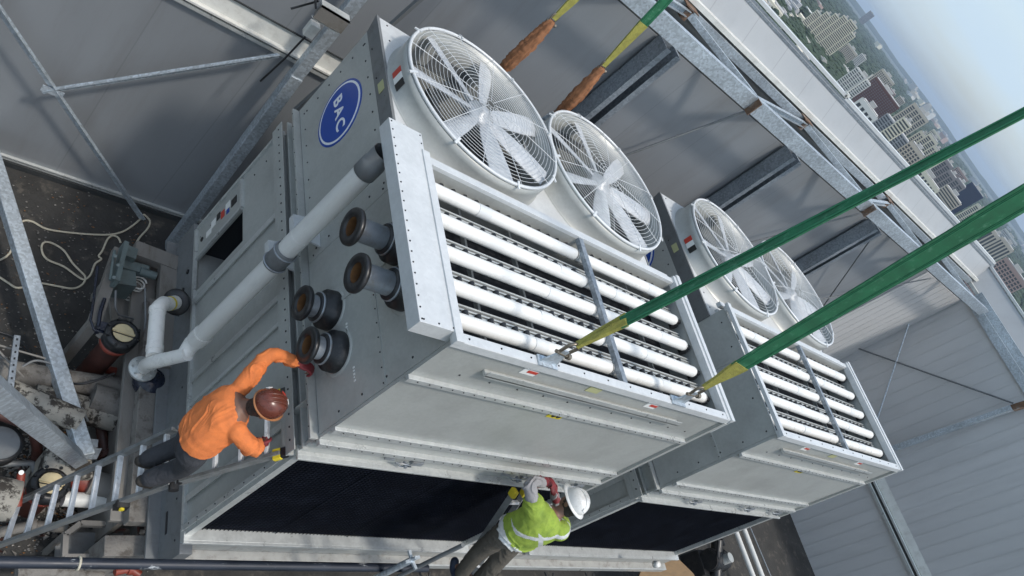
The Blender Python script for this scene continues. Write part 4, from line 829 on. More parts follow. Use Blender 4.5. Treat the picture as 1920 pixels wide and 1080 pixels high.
m = MB(); q = K1; m.tube(q + Vector((-.02, -.06, -.02)), q + Vector((-.02, -.0, -.02)), .04, seg=12); m.tube(q + Vector((0, -.02, .03)), q + Vector((0, .05, .03)), .025, seg=10); A(m, 'rung_lock', ['rubber'], ld)
q = K1.lerp(B1, .235); m = MB(); m.box(q.x - .06, q.x + .04, q.y - .06, q.y + .0, q.z - .06, q.z + .04); A(m, 'rung_lock', ['rubber'], ld); m = MB(); m.tube(q + Vector((-.01, -.075, 0)), q + Vector((-.01, -.06, 0)), .022, seg=10); A(m, 'lock_knob', ['tipy'], ld)
ld2 = thing('ladder', 'ladder with yellow tips seen nearly edge on beside the worker in the lime vest', 'ladder', (2.2, -1.2, GZ))
T1 = P(960, 928, 1, -.16); T2 = P(981, 926, 1, -.07); g1 = P(862, 1072, 1, -.62); g2 = P(884, 1082, 1, -.53)
print('LADDER2', T1, T2, g1, g2)
e1 = g1; e2 = g2
B1 = T1 + (e1 - T1) * 1.9; B2 = T2 + (e2 - T2) * 1.9
ladder_seg(ld2, T1, B1, T2, B2, 10, rail=(.028, .06))
for T_, q in ((T1, g1), (T2, g2)):
    dd = (T_ - q).normalized(); m = MB(); m.bar(T_ - dd * .02, T_ + dd * .07, .06, .085, (0, 1, 0)); A(m, 'tip_cap', ['tipy'], ld2, .015)
# ================================================================== PEOPLE
def V(*a): return Vector(a)
def capsule(mb, pts, rads, seg=16, m=0):
    "limb through pts with radii, rounded at both ends"
    pts = [Vector(p) for p in pts]; P_ = []; R_ = []
    d0 = (pts[0] - pts[1]).normalized(); d1 = (pts[-1] - pts[-2]).normalized()
    for k in (3, 2, 1): a = math.pi / 2 * k / 3.2; P_.append(pts[0] + d0 * rads[0] * math.sin(a)); R_.append(rads[0] * math.cos(a))
    sp = smooth([(*p, r) for p, r in zip(pts, rads)], 4)
    for x, y, z, r in sp: P_.append(V(x, y, z)); R_.append(r)
    for k in (1, 2, 3): a = math.pi / 2 * k / 3.2; P_.append(pts[-1] + d1 * rads[-1] * math.sin(a)); R_.append(rads[-1] * math.cos(a))
    mb.path(P_, R_, seg, m); return mb
def loft(mb, secs, seg=24, power=2.3):
    "torso: (centre, right axis, half width, half depth) sections bottom to top, closed"
    cs = [Vector(s[0]) for s in secs]; vs = []
    data = smooth([(*s[0], s[2], s[3]) for s in secs], 3)
    r0 = Vector(secs[0][1]).normalized(); r1 = Vector(secs[-1][1]).normalized(); n = len(data)
    for i, (x, y, z, rx, ry) in enumerate(data):
        c = V(x, y, z); f = i / (n - 1); a = V(*data[max(i - 1, 0)][:3]); b = V(*data[min(i + 1, n - 1)][:3]); up = (b - a).normalized()
        r = r0.lerp(r1, f); r = (r - up * r.dot(up)).normalized(); fw = up.cross(r)
        for k in range(seg):
            t = 2 * math.pi * k / seg; cx, cy = math.cos(t), math.sin(t); q = (abs(cx) ** power + abs(cy) ** power) ** (-1 / power)
            vs.append(c + r * rx * cx * q + fw * ry * cy * q)
    fs = [(i * seg + k, i * seg + (k + 1) % seg, (i + 1) * seg + (k + 1) % seg, (i + 1) * seg + k) for i in range(n - 1) for k in range(seg)]
    mb.add(vs, fs + [tuple(range(seg))[::-1], tuple(range((n - 1) * seg, n * seg))], 0, True)
def ellipsoid(mb, c, rad, rot=None, seg=18):
    c = Vector(c); rings = []; R3 = rot or Matrix.Identity(3); n = seg // 2; vs = [c + R3 @ V(0, 0, rad[2])]
    for i in range(1, n):
        a = math.pi * i / n
        for k in range(seg): t = 2 * math.pi * k / seg; vs.append(c + R3 @ V(rad[0] * math.sin(a) * math.cos(t), rad[1] * math.sin(a) * math.sin(t), rad[2] * math.cos(a)))
    vs.append(c + R3 @ V(0, 0, -rad[2])); fs = [(0, 1 + k, 1 + (k + 1) % seg) for k in range(seg)]
    for i in range(n - 2):
        for k in range(seg): fs.append((1 + i * seg + k, 1 + (i + 1) * seg + k, 1 + (i + 1) * seg + (k + 1) % seg, 1 + i * seg + (k + 1) % seg))
    l = len(vs) - 1; fs += [(l, 1 + (n - 2) * seg + (k + 1) % seg, 1 + (n - 2) * seg + k) for k in range(seg)]
    mb.add(vs, fs, 0, True)
def hand(mb, wrist, dr, nrm, side, curl=.7, s=1.):
    "palm, four fingers and a thumb. dr: towards fingertips, nrm: out of the palm (curl direction), side: +1 puts the thumb on dr x nrm"
    w_ = Vector(wrist); d = Vector(dr).normalized(); n_ = Vector(nrm); n_ = (n_ - d * n_.dot(d)).normalized(); a = d.cross(n_).normalized() * side
    rot = Matrix((a, n_, d)).transposed(); ellipsoid(mb, w_ + d * .05 * s, (.042 * s, .017 * s, .056 * s), rot, 16); capsule(mb, [w_ - d * .02 * s, w_ + d * .03 * s], [.026 * s, .026 * s], 12)
    for k, (o, ln) in enumerate(((.030, .072), (.010, .080), (-.011, .074), (-.031, .058))):
        p = w_ + a * o * s + d * .088 * s; pts = [p - d * .03 * s, p]; ang = 0
        for j, fr in enumerate((.45, .32, .23)):
            ang += curl * (.55 + .12 * j + .06 * k); p = p + (d * math.cos(ang) + n_ * math.sin(ang)) * ln * fr * s * 1.12; pts.append(p)
        capsule(mb, pts, [.0105 * s, .0105 * s, .010 * s, .0092 * s, .0082 * s], 8)
    p = w_ + a * .03 * s + d * .025 * s; q = p + (a * .75 + d * .6 + n_ * .25).normalized() * .042 * s; q2 = q + (d * .8 + n_ * .6 + a * .1).normalized() * .034 * s
    capsule(mb, [p, q, q2], [.014 * s, .0115 * s, .0095 * s], 8)
def solid(mb, name, mats, root, voxel, fold=None, it=3, matfn=None):
    "fuse the closed shapes of mb into one continuous skin"
    o = mb.build('raw', [mats[0]]); md = o.modifiers.new('r', 'REMESH'); md.mode = 'VOXEL'; md.voxel_size = voxel; md.use_smooth_shade = True
    sm = o.modifiers.new('s', 'SMOOTH'); sm.factor = .5; sm.iterations = it
    bpy.context.view_layer.update(); me = bpy.data.meshes.new_from_object(o.evaluated_get(bpy.context.evaluated_depsgraph_get())); bpy.data.objects.remove(o)
    if fold:
        nn = [v.normal.copy() for v in me.vertices]
        for v, n_ in zip(me.vertices, nn): v.co += n_ * fold(v.co)
    me.name = name; me.materials.clear()
    for q in mats: me.materials.append(M[q])
    if matfn:
        for p in me.polygons: p.material_index = matfn(p.center)
    for p in me.polygons: p.use_smooth = True
    ob = bpy.data.objects.new(name, me); COL.objects.link(ob)
    return attach(ob, root) if root else ob
def folds(ax, amp=.012, fr=17., base=None):
    "creases: narrow ridges with broad flats between, running across ax and drifting"
    ax = Vector(ax).normalized()
    def f(p):
        w1 = mnoise.noise(p * 3.2); w2_ = mnoise.noise(p * 6.5 + Vector((3, 7, 1))); q = p.dot(ax) * fr + w1 * 2.2 + w2_ * .9
        perp = p - ax * p.dot(ax); r = abs(mnoise.noise(Vector((q, perp.x * 2.6, perp.y * 2.6 + perp.z))))
        ridge = max(0, 1 - r * 5.5) ** 1.3; r2 = abs(mnoise.noise(Vector((q * 1.9 + 9, perp.x * 4 + 2, perp.z * 4)))); ridge2 = max(0, 1 - r2 * 6)
        m_ = min(1, max(0, mnoise.noise(p * 2.4 + Vector((5, 1, 2))) * 1.6 + .55))
        return amp * (ridge * m_ + ridge2 * .45 * m_ - .25) + mnoise.noise(p * 18) * amp * .15
    return f
def head_parts(root, c, up, fw, hat, hatmats, brim_full=True, neck=None):
    c = Vector(c); up = Vector(up).normalized(); fw = Vector(fw); fw = (fw - up * fw.dot(up)).normalized(); rt = fw.cross(up)
    # hair cap at the back
    rot = Matrix((rt, fw, up)).transposed(); h = MB(); ellipsoid(h, c - fw * .012 + up * .005, (.084, .100, .108), rot); ellipsoid(h, c - fw * .045 - up * .06, (.068, .055, .05), rot)
    solid(h, 'hair', ['hairm'], root, .009, lambda p: mnoise.noise(p * 60) * .004, 1)
    e = MB()
    for s_ in (-1, 1): ellipsoid(e, c + fw * .086 + rt * .032 * s_ + up * .005, (.012, .009, .008), rot, 10)
    # hard hat
    t = MB(); b = c + up * .045; prof = []
    def ring(rx, ry, h_, off=0.): return [b + up * h_ + fw * off + rt * rx * math.cos(a) + fw * ry * math.sin(a) for a in [2 * math.pi * k / 40 for k in range(40)]]
    rgs = [ring(.112, .130, -.004), ring(.114, .133, .012)]
    for k in range(1, 9): a = math.pi / 2 * k / 8.6; rgs.append(ring(.114 * math.cos(a) ** .8, .132 * math.cos(a) ** .8, .012 + .115 * math.sin(a)))
    vs = [v for r in rgs for v in r]; n = 40
    t.add(vs, [(i * n + k, i * n + (k + 1) % n, (i + 1) * n + (k + 1) % n, (i + 1) * n + k) for i in range(len(rgs) - 1) for k in range(n)] + [tuple(range((len(rgs) - 1) * n, len(rgs) * n))], 0, True)
    for o in (-.03, 0, .03):
        t.path([b + up * (.014 + .118 * math.sin(a) ** .9) + rt * o + fw * (.118 * math.cos(a)) for a in [math.pi * (.12 + .76 * k / 14) for k in range(15)]], .0065, 6)
    ho = A(t, 'hard_hat', [hatmats[0]], root)
    br = MB(); i0 = ring(.110, .128, .0); i1 = []; i2 = []
    for k in range(40):
        a = 2 * math.pi * k / 40; ext = .032 if brim_full else .008; ext += .035 * max(0, math.sin(a)) ** 2
        i1.append(b + up * (-.010) + rt * (.112 + ext) * math.cos(a) + fw * (.130 + ext) * math.sin(a)); i2.append(b + up * (-.016) + rt * (.110 + ext) * math.cos(a) + fw * (.128 + ext) * math.sin(a))
    i3 = ring(.107, .125, -.008)
    br.add(i0 + i1 + i2 + i3, [(q * 40 + k, q * 40 + (k + 1) % 40, (q + 1) * 40 + (k + 1) % 40, (q + 1) * 40 + k) for q in range(3) for k in range(40)], 0, True)
    bo = A(br, 'brim', [hatmats[1]], ho)
    for az, el, mm in hat:
        az = math.radians(az); el = math.radians(el); nn = (rt * math.cos(az) * math.cos(el) + fw * math.sin(az) * math.cos(el) + up * math.sin(el)); p = b + up * .012 + rt * .116 * math.cos(az) * math.cos(el) ** .8 + fw * .134 * math.sin(az) * math.cos(el) ** .8 + up * .117 * math.sin(el)
        st = MB(); x_ = nn.cross(up).normalized(); y_ = nn.cross(x_); st.poly([p + x_ * .02 + y_ * .014, p - x_ * .02 + y_ * .014, p - x_ * .02 - y_ * .014, p + x_ * .02 - y_ * .014], nn * .004, mm)
        A(st, 'sticker', ['lw', 'lr', 'dark'], ho)
    A(e, 'eyes', ['dark'], root)
def head_skin(mb, c, up, fw, neck):
    c = Vector(c); up = Vector(up).normalized(); fw = Vector(fw); fw = (fw - up * fw.dot(up)).normalized(); rt = fw.cross(up); rot = Matrix((rt, fw, up)).transposed()
    ellipsoid(mb, c, (.076, .095, .105), rot); ellipsoid(mb, c + fw * .03 - up * .06, (.052, .055, .055), rot); ellipsoid(mb, c + fw * .098 - up * .012, (.012, .018, .024), rot, 12)
    for s_ in (-1, 1): ellipsoid(mb, c + rt * .080 * s_ - up * .012, (.012, .022, .034), rot, 12)
    ellipsoid(mb, c + fw * .082 - up * .062, (.026, .014, .010), rot, 12)
    capsule(mb, [Vector(neck), c - up * .05 - fw * .02], [.058, .054], 16)
def person(label, J, up, fw, loc, build, shirtm, trm, bootm, sleeves, hat, hatmats, handd):
    t = thing('person', label, 'person', loc); s = build
    rt = (J['shR'] - J['shL']).normalized(); hp = (J['hipR'] - J['hipL']).normalized()
    tor = [(J['ped'] - V(0, 0, .10), hp, .125, .095), (J['ped'], hp, .165, .115), (J['waist'], hp.lerp(rt, .3), .15, .105), (J['chest'], hp.lerp(rt, .8), .178, .118), (J['chest'].lerp(J['neck'], .62), rt, .165, .098), (J['neck'], rt, .07, .062)]
    b = MB(); loft(b, tor); head_skin(b, J['head'], up, fw, J['neck'])
    arms = [('L', -1), ('R', 1)]
    for k, sg in arms:
        capsule(b, [J['sh' + k], J['el' + k], J['wr' + k]], [.058, .043, .028]); hand(b, J['wr' + k], *handd[k], .95)
        capsule(b, [J['hip' + k], J['kn' + k], J['an' + k]], [.088, .058, .040]); f_ = J['toe' + k] - J['an' + k]; capsule(b, [J['an' + k] - f_ * .25 - V(0, 0, .05), J['toe' + k]], [.038, .034])
    solid(b, 'body', ['skin'], t, .008)
    # trousers
    q = MB(); loft(q, [(J['ped'] - V(0, 0, .12), hp, .14, .11), (J['ped'], hp, .182, .135), (J['waist'] - (J['waist'] - J['ped']) * .1, hp, .168, .122)])
    for k, sg in arms: capsule(q, [J['hip' + k], J['kn' + k], J['an' + k] + V(0, 0, .03)], [.112, .088, .078])
    solid(q, 'trousers', [trm], t, .012, folds(J['waist'] - J['anL'], .010, 13))
    for k, sg in arms:
        q = MB(); f_ = (J['toe' + k] - J['an' + k]); capsule(q, [J['an' + k] + V(0, 0, .08), J['an' + k] - V(0, 0, .05)], [.058, .056]); capsule(q, [J['an' + k] - f_ * .25 - V(0, 0, .055), J['an' + k] + f_ * .5 - V(0, 0, .045), J['toe' + k]], [.050, .052, .046]); solid(q, 'boot', [bootm], t, .01)
    q = MB(); ex = .022 * s
    loft(q, [(J['ped'] + (J['waist'] - J['ped']) * .42, hp, .182 + ex, .138 + ex), (J['waist'], hp.lerp(rt, .3), .180 + ex, .135 + ex), (J['chest'], hp.lerp(rt, .8), .196 + ex, .136 + ex), (J['chest'].lerp(J['neck'], .62), rt, .168 + ex, .104 + ex), (J['neck'] - (J['neck'] - J['chest']) * .1, rt, .085, .075)])
    for k, sg in arms: capsule(q, [J['sh' + k], J['el' + k], J['wr' + k] - (J['wr' + k] - J['el' + k]) * .06], [.078, .060, .047])
    solid(q, 'shirt', [shirtm], t, .007, folds((J['chest'] - J['ped']) + rt * .35, .024, 10))
    for k, sg in arms:
        q = MB(); d_, n_, sd = handd[k]; hand(q, J['wr' + k], d_, n_, sd, .95, 1.22); capsule(q, [J['wr' + k] - Vector(d_).normalized() * .05, J['wr' + k] + Vector(d_).normalized() * .02], [.043, .036], 14); solid(q, 'glove', ['glove'], t, .006)
    head_parts(t, J['head'], up, fw, hat, hatmats[:2], hatmats[2])
    return t
J1 = dict(ped=V(-.71, .11, 1.68), waist=V(-.70, .14, 1.83), chest=V(-.63, .21, 1.99), neck=V(-.56, .215, 2.135), head=V(-.475, .175, 2.25),
 shL=V(-.57, .385, 2.10), shR=V(-.59, .04, 2.07), elL=V(-.43, .60, 2.28), wrL=V(-.215, .575, 2.30), elR=V(-.45, -.05, 2.02), wrR=V(-.30, .07, 1.85),
 hipL=V(-.70, .20, 1.63), hipR=V(-.71, .02, 1.65), knL=V(-.60, .30, 1.19), knR=V(-.60, .10, 1.22), anL=V(-.72, .30, .84), anR=V(-.71, .12, .87), toeL=V(-.56, .30, .79), toeR=V(-.55, .12, .82))
w1 = person('worker in orange shirt and brown hard hat on the ladder, reaching for a nozzle', J1, (.30, -.06, .95), (.93, .05, -.25), (-.68, .2, .76), 1.0, 'orange', 'trouser', 'boot', None,
 [(100, 38, 0), (205, 24, 0), (150, 58, 1)], ('hatb', 'hatbrim', False), dict(L=((.9, -.25, .1), (0, -.1, -1), 1), R=((.6, .15, -.6), (0, .9, -.2), 1)))
J2 = dict(ped=V(2.31, -.53, 1.90), waist=V(2.31, -.535, 2.06), chest=V(2.33, -.53, 2.25), neck=V(2.41, -.49, 2.405), head=V(2.475, -.45, 2.535),
 shL=V(2.16, -.44, 2.345), shR=V(2.54, -.59, 2.28), elL=V(2.04, -.27, 2.46), wrL=V(2.28, -.21, 2.39), elR=V(2.76, -.46, 2.13), wrR=V(2.61, -.25, 2.26),
 hipL=V(2.22, -.52, 1.85), hipR=V(2.40, -.55, 1.85), knL=V(2.27, -.56, 1.42), knR=V(2.45, -.68, 1.42), anL=V(2.38, -.64, 1.00), anR=V(2.56, -.74, .99), toeL=V(2.38, -.50, .95), toeR=V(2.56, -.60, .94))
w2 = person('worker in lime vest and white hard hat beside the black inlet screen', J2, (.22, .08, .96), (-.15, .95, -.2), (2.2, -.7, .8), -.4, 'greyshirt', 'trouser2', 'bootn', None,
 [(60, 35, 2), (250, 30, 0)], ('hatw', 'hatw', True), dict(L=((.9, .2, .1), (0, -.3, -1), 1), R=((-.4, .8, .3), (0, .1, -1), -1)))
q = MB(); rt = (J2['shR'] - J2['shL']).normalized(); hp = (J2['hipR'] - J2['hipL']).normalized(); ax = (J2['neck'] - J2['ped']).normalized(); bk = rt.cross(ax); bk = bk if bk.y < 0 else -bk
loft(q, [(J2['ped'] + (J2['waist'] - J2['ped']) * .05, hp, .222, .178), (J2['waist'], hp.lerp(rt, .3), .222, .178), (J2['chest'], hp.lerp(rt, .8), .235, .180), (J2['chest'].lerp(J2['neck'], .62), rt, .195, .148), (J2['neck'] - ax * .02, rt, .085, .08)])
for k in ('L', 'R'): capsule(q, [J2['sh' + k] - (J2['el' + k] - J2['sh' + k]) * .3, J2['sh' + k] + (J2['el' + k] - J2['sh' + k]) * (.12 if k == 'L' else .35)], [.106, .108])
def vestmat(p):
    d = p - J2['ped']; h = d.dot(ax); x = d.dot(rt) + .0
    if h < .045: return 1
    if d.dot(bk) > .02:
        if abs((h - .36) - x * .95) < .030 and h > .15: return 1
        if abs((h - .30) + x * .75) < .028 and h < .36 and h > .12: return 1
    else:
        if abs(abs(x) - .10) < .022: return 1
    if abs(x - .29) < .03: return 1
    return 0
solid(q, 'safety_vest', ['vest', 'reflect'], w2, .009, folds(ax + rt * .6, .018, 9), 3, vestmat)
# ================================================================== THE CITY BELOW
CZ = -95.0
def ah(a, h): return (.82 * h + .57 * a, .82 * a - .57 * h)
def far(px, py, dist):
    "point at horizontal distance dist on the sight line of px,py"
    d = CR * ((px - 960) / FPX) + CD * ((py - 540) / FPX) + CF; k = dist / math.hypot(d.x, d.y); return CAM + d * k
cgm = mat('city_ground', (.06, .075, .055), .9, 0, var=.5, vscale=.02, dirt=(.22, .21, .2), dscale=.035, damt=.8, damin=.56, damax=.62)
m = MB(); m.box(-9000, 30000, -9000, 30000, CZ - 1, CZ); tag(m.build('ground', [cgm]), kind='structure')
bm_ = {k: mat('city_' + k, c, r) for k, c, r in (('cream', (.72, .67, .54), .7), ('white', (.70, .69, .66), .7), ('beige', (.56, .50, .42), .75), ('grey', (.34, .35, .37), .7), ('taupe', (.28, .25, .25), .7), ('brown', (.15, .065, .055), .7), ('glass', (.09, .10, .115), .25), ('navy', (.03, .045, .10), .35), ('pink', (.42, .30, .27), .75), ('roof', (.45, .44, .42), .8), ('mauve', (.20, .17, .19), .6))}
M.update({'c_' + k: v for k, v in bm_.items()})
def tower(a0, a1, h, dist, depth, wallm, label, style='slab', floors=None, glass='c_glass', roofm='c_roof', bays=6, group=None, name='tower_block', blocks=None):
    """a tower whose far-side view spans a0..a1 along the horizon with roof at h; blocks=[(a0,a1,h)] for stepped ones"""
    blocks = blocks or [(a0, a1, h)]
    ref0 = far(*ah(a0, h), dist); t = thing(name, label, 'building', (ref0.x, ref0.y, CZ), group)
    wl_ = MB(); gl = MB(); fl_ = MB(); rf = MB(); pr_ = MB()
    for (b0, b1, hh) in blocks:
        p0 = far(*ah(b0, hh), dist); p1 = far(*ah(b1, hh), dist); zt_ = (p0.z + p1.z) / 2; p0.z = p1.z = 0
        u = (p1 - p0); Wd = u.length; u.normalize(); n_ = Vector((u.y, -u.x, 0))
        if n_.dot(CAM - p0) < 0: n_ = -n_      # towards the camera
        bk = -n_ * depth
        def prism(mb, o0, o1, fr, back, z0, z1, mm=0):
            A0 = p0 + u * o0 + n_ * fr; A1 = p0 + u * o1 + n_ * fr; mb.poly([Vector((q.x, q.y, z0)) for q in (A0, A1, A1 - n_ * (fr + back), A0 - n_ * (fr + back))], (0, 0, z1 - z0), mm)
        prism(gl, 0, Wd, 0, depth, CZ, zt_ - .5)
        fh = 3.2 if dist < 2500 else 5.
        nf = int((zt_ - CZ) / fh)
        if style in ('slab', 'grid'):
            for k in range(nf + 1):
                z = zt_ - k * fh; prism(fl_, -.8, Wd + .8, 1.4 if style == 'slab' else .5, depth + .5, z - (1.5 if style == 'slab' else 1.2), z)
        if style in ('grid', 'piers', 'mixed'):
            nb = max(2, int(Wd / (4.2 if style != 'mixed' else 7)))
            for k in range(nb + 1): o = Wd * k / nb; prism(pr_, o - (.7 if style == 'grid' else 1.0), o + (.7 if style == 'grid' else 1.0), .9, 0, CZ, zt_)
            prism(fl_, -.5, Wd + .5, 1.0, depth, zt_ - 4, zt_)
            if style == 'mixed':
                for k in range(nf): prism(fl_, 0, Wd, .5, depth, zt_ - k * fh - 1.2, zt_ - k * fh)
        prism(wl_, -.4, .6, .4, depth + .6, CZ, zt_); prism(wl_, Wd - .6, Wd + .4, .4, depth + .6, CZ, zt_)
        if bays and Wd > 30 and style == 'slab':
            for k in range(1, 5): o = Wd * k / 5; prism(pr_, o - .5, o + .5, 1.0, 0, CZ, zt_)
        prism(rf, 1, Wd - 1, -1, depth - 1, zt_, zt_ + .8); prism(rf, Wd * .3, Wd * .62, -depth * .3, depth * .7, zt_ + .8, zt_ + 4.5)
    A(gl, 'glazing', [glass], t)
    for mb, nm, mt in ((wl_, 'side_wall', wallm), (fl_, 'floor_bands', wallm), (pr_, 'piers', wallm), (rf, 'roof', roofm)):
        if mb.v: A(mb, nm, [mt], t)
    return t
st = [(891, 904, 1249), (904, 916, 1262), (916, 928, 1274), (928, 941, 1285), (941, 962, 1291), (962, 973, 1279)]
tower(891, 973, 1270, 1500, 28, 'c_cream', 'large cream tower block with stepped roof and banded balconies, nearest the top of the photo', 'slab', blocks=st)
tower(1022, 1064, 1250, 1250, 22, 'c_white', 'white tower block with bold white floor bands, just left of the brown block', 'slab')
tower(1058, 1130, 1270, 1400, 40, 'c_brown', 'wide dark brown tower block with narrow floor lines', 'grid', glass='c_mauve')
tower(1052, 1088, 1288, 1750, 40, 'c_beige', 'pale flat roofed block showing behind the brown tower block', 'grid')
tower(1076, 1122, 1226, 700, 14, 'c_white', 'low white penthouse with dark openings just beyond the white coping', 'piers', name='penthouse')
tower(1139, 1182, 1301, 1300, 26, 'c_beige', 'beige balconied tower with square crown right of the brown block', 'mixed')
tower(1126, 1194, 1247, 1050, 26, 'c_grey', 'low grey block with fine white floor lines in front of the beige tower', 'slab', glass='c_glass')
tower(1189, 1242, 1290, 1350, 30, 'c_cream', 'yellowish cream tower with stepped crown crossed by the thin green sling', 'mixed', blocks=[(1189, 1203, 1281), (1203, 1226, 1292), (1226, 1242, 1286)])
tower(1241, 1259, 1284, 1150, 20, 'c_cream', 'slim cream block just below the thin green sling', 'mixed')
tower(1259, 1324, 1288, 1300, 40, 'c_taupe', 'broad grey brown tower group right of the slim cream block', 'mixed', blocks=[(1259, 1280, 1289), (1280, 1301, 1282), (1301, 1324, 1287)])
tower(1236, 1300, 1243, 900, 18, 'c_cream', 'low cream podium roof peeping over the coping below the grey brown towers', 'piers', name='podium')
tower(1323, 1358, 1304, 1500, 30, 'c_navy', 'dark blue glass tower with pale roof just above the thick green sling', 'piers', glass='c_navy')
tower(1300, 1345, 1262, 1100, 24, 'c_beige', 'beige banded block below the dark blue glass tower', 'slab')
tower(1396, 1418, 1299, 1350, 24, 'c_mauve', 'narrow mauve striped tower just below the thick green sling', 'piers')
tower(1419, 1473, 1290, 1200, 30, 'c_beige', 'tan tower with broad vertical stripes, left of the windowed block', 'piers', blocks=[(1419, 1440, 1286), (1440, 1473, 1293)])
tower(1476, 1540, 1277, 1000, 26, 'c_pink', 'pinkish block with a close grid of dark windows at the right edge', 'grid')
tower(815, 845, 1200, 1500, 26, 'c_pink', 'reddish low block at the top edge above the coping', 'slab')
tower(848, 870, 1210, 1650, 26, 'c_beige', 'small beige block at the top edge right of the reddish low block', 'slab')
tower(949, 962, 1331, 7000, 90, 'c_taupe', 'lone far tower rising above the horizon beyond the stepped cream block', 'grid')
tower(1090, 1106, 1279, 2200, 30, 'c_pink', 'small reddish block with pale roof beyond the brown tower block', 'slab')
tower(1112, 1128, 1285, 2400, 30, 'c_beige', 'small beige block behind the right end of the brown tower block', 'slab')
for a0_, a1_, h_, d_, st_, mt_, lb_ in ((976, 1004, 1262, 1900, 'grid', 'c_beige', 'mid rise beige block right of the stepped cream block'), (1006, 1020, 1272, 2300, 'slab', 'c_white', 'slim white block between the stepped cream block and the white banded tower'), (1200, 1222, 1302, 2600, 'grid', 'c_cream', 'distant cream block behind the stepped crown tower'), (1244, 1262, 1300, 2500, 'mixed', 'c_beige', 'distant beige block behind the slim cream block'), (1284, 1316, 1299, 2200, 'grid', 'c_pink', 'distant reddish block behind the grey brown tower group'), (1362, 1392, 1290, 1500, 'mixed', 'c_cream', 'cream block just hidden by the thick green sling'), (1150, 1172, 1268, 900, 'slab', 'c_cream', 'low cream block in front of the beige balconied tower'), (1195, 1232, 1256, 950, 'grid', 'c_beige', 'low beige block at the foot of the stepped crown tower'), (1430, 1468, 1306, 3000, 'grid', 'c_white', 'distant white block beyond the tan striped tower')):
    tower(a0_, a1_, h_, d_, 26, mt_, lb_, st_)
# horizon and mid-distance buildings
rnd = random.Random(8)
def smallb(a, h, dist, wd, name, label, group, cat='building'):
    p = far(*ah(a, h), dist); mt = rnd.choice(['c_white', 'c_cream', 'c_beige', 'c_pink', 'c_grey', 'c_roof']); zz = p.z; dp = rnd.uniform(.5, 1.2) * wd
    an = rnd.uniform(0, 3.14); u = Vector((math.cos(an), math.sin(an), 0)); v = Vector((-u.y, u.x, 0)); p.z = CZ; mb = MB()
    mb.poly([p, p + u * wd, p + u * wd + v * dp, p + v * dp], (0, 0, zz - CZ)); mb.poly([p + u * wd * .2 + Vector((0, 0, zz - CZ)), p + u * wd * .7 + Vector((0, 0, zz - CZ)), p + u * wd * .7 + v * dp * .5 + Vector((0, 0, zz - CZ)), p + u * wd * .2 + v * dp * .5 + Vector((0, 0, zz - CZ))], (0, 0, max(2, (zz - CZ) * .12)), 1)
    for s_ in (0, 1):
        for k in range(3): mb.box(0, 0, 0, 0, 0, 0) if False else None
    tag(mb.build(name, [mt, 'c_roof']), label % {'c_white': 'white', 'c_cream': 'cream', 'c_beige': 'beige', 'c_pink': 'reddish', 'c_grey': 'grey', 'c_roof': 'pale'}[mt], cat, group)
def h_of(z, dist):   # approximate picture height of altitude z at distance
    return 1322 - (CAM.z - z) / dist * 1374 * 1.32
for i in range(46):
    dist = rnd.uniform(5200, 9500); a = rnd.choice([rnd.gauss(1190, 28), rnd.uniform(960, 1500), rnd.gauss(1420, 40), rnd.gauss(1140, 20)]); z = rnd.uniform(-60, 8 if rnd.random() < .25 else -20)
    smallb(a, h_of(z, dist), dist, rnd.uniform(30, 75), 'distant_tower', 'hazy far off %s tower near the horizon', 'towers near the horizon')
for i in range(240):
    dist = rnd.uniform(1150, 4200) if i > 90 else rnd.uniform(900, 1700); a = rnd.uniform(800, 1560); z = CZ + rnd.uniform(5, 16)
    smallb(a, h_of(z, dist), dist, rnd.uniform(14, 48), 'distant_house', 'small %s house among the trees of the city', 'small houses among the trees')
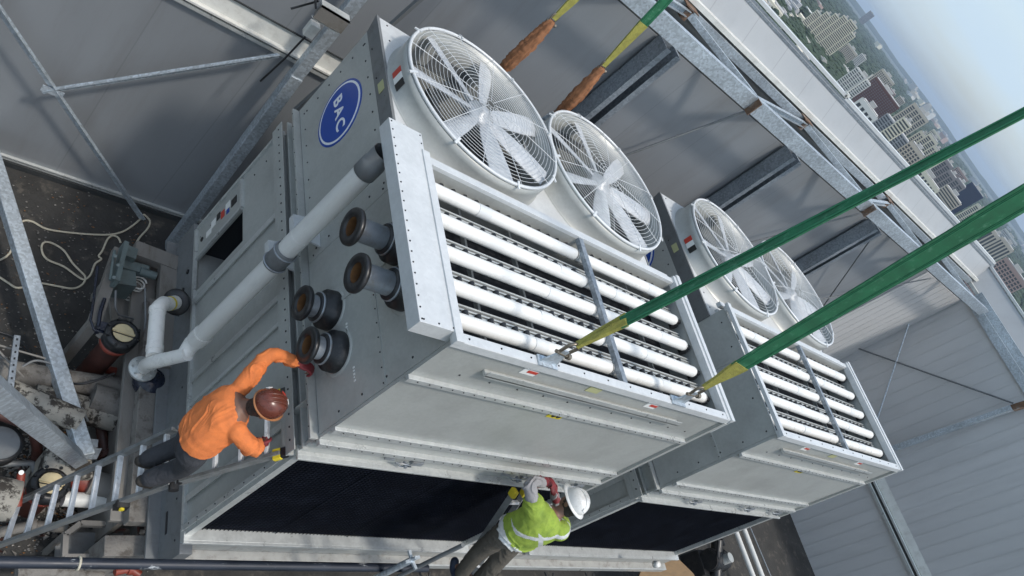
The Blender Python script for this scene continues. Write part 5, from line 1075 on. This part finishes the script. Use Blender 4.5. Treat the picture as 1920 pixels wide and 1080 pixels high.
# tree cover
tree = mat('tree_cover', (.024, .044, .020), .9, 0, var=.5, vscale=.03, dirt=(.05, .075, .032), dscale=.02, damt=.7)
mb = MB()
base = []
for lat, rr, zz in ((0, 1, .0), (1, 1.0, .45), (2, .62, .85)):
    for k in range(6): a = math.pi * (k + lat * .5) / 3; base.append((rr * math.cos(a), rr * math.sin(a), zz))
base.append((0, 0, 1.0))
bf = [(l * 6 + k, l * 6 + (k + 1) % 6, (l + 1) * 6 + (k + 1) % 6, (l + 1) * 6 + k) for l in (0, 1) for k in range(6)] + [(12 + k, 12 + (k + 1) % 6, 18) for k in range(6)]
for i in range(17000):
    dist = 850 * (9.5 ** (rnd.random() ** 1.15)); a = rnd.uniform(780, 1580)
    p = far(*ah(a, 1290), dist)
    if mnoise.noise(Vector((p.x * .004, p.y * .004, 3))) < -.22 and dist < 3500: continue
    s_ = rnd.uniform(6, 11) * (1 + dist / 2600); hz_ = rnd.uniform(7, 15) * (1 + dist / 9000); j = rnd.uniform(.8, 1.2)
    mb.add([(p.x + x * s_ * rnd.uniform(.8, 1.2), p.y + y * s_ * j, CZ + z * hz_) for x, y, z in base], bf, 0, False)
tag(mb.build('woodland', [tree]), 'dense green tree cover spreading across the city to the horizon', 'trees', kind='stuff')
# ridge at the horizon
mb = MB(); pts = []
for i in range(80):
    a = 500 + i * 16; p = far(*ah(a, 1322), 13500); z = -30 + 34 * mnoise.noise(Vector((i * .13, 0, 0))) + 12 * mnoise.noise(Vector((i * .7, 2, 0))); pts.append((p, z))
vs = []; 
for p, z in pts: vs += [(p.x, p.y, CZ), (p.x, p.y, z), (p.x * 1.06, p.y * 1.06, z - 5), (p.x * 1.07, p.y * 1.07, CZ)]
mb.add(vs, [(i * 4 + k, i * 4 + 4 + k, i * 4 + 5 + k, i * 4 + 1 + k) for i in range(79) for k in range(3)], 0, True); tag(mb.build('hills', [tree]), kind='structure')
# ---- air
mb = MB(); mb.box(-9500, 30500, -9500, 30500, CZ - 2, 200)
hm = bpy.data.materials.new('air'); hm.use_nodes = True; hn = hm.node_tree.nodes; hn.remove(hn['Principled BSDF']); pvn = hn.new('ShaderNodeVolumePrincipled')
pvn.inputs['Color'].default_value = (.68, .82, 1, 1); pvn.inputs['Density'].default_value = 0.00006; pvn.inputs['Anisotropy'].default_value = .2
hm.node_tree.links.new(pvn.outputs[0], hn['Material Output'].inputs['Volume']); M['air'] = hm
if HAZE: tag(mb.build('haze', ['air']), 'thin bluish air over the city', 'haze', kind='stuff')
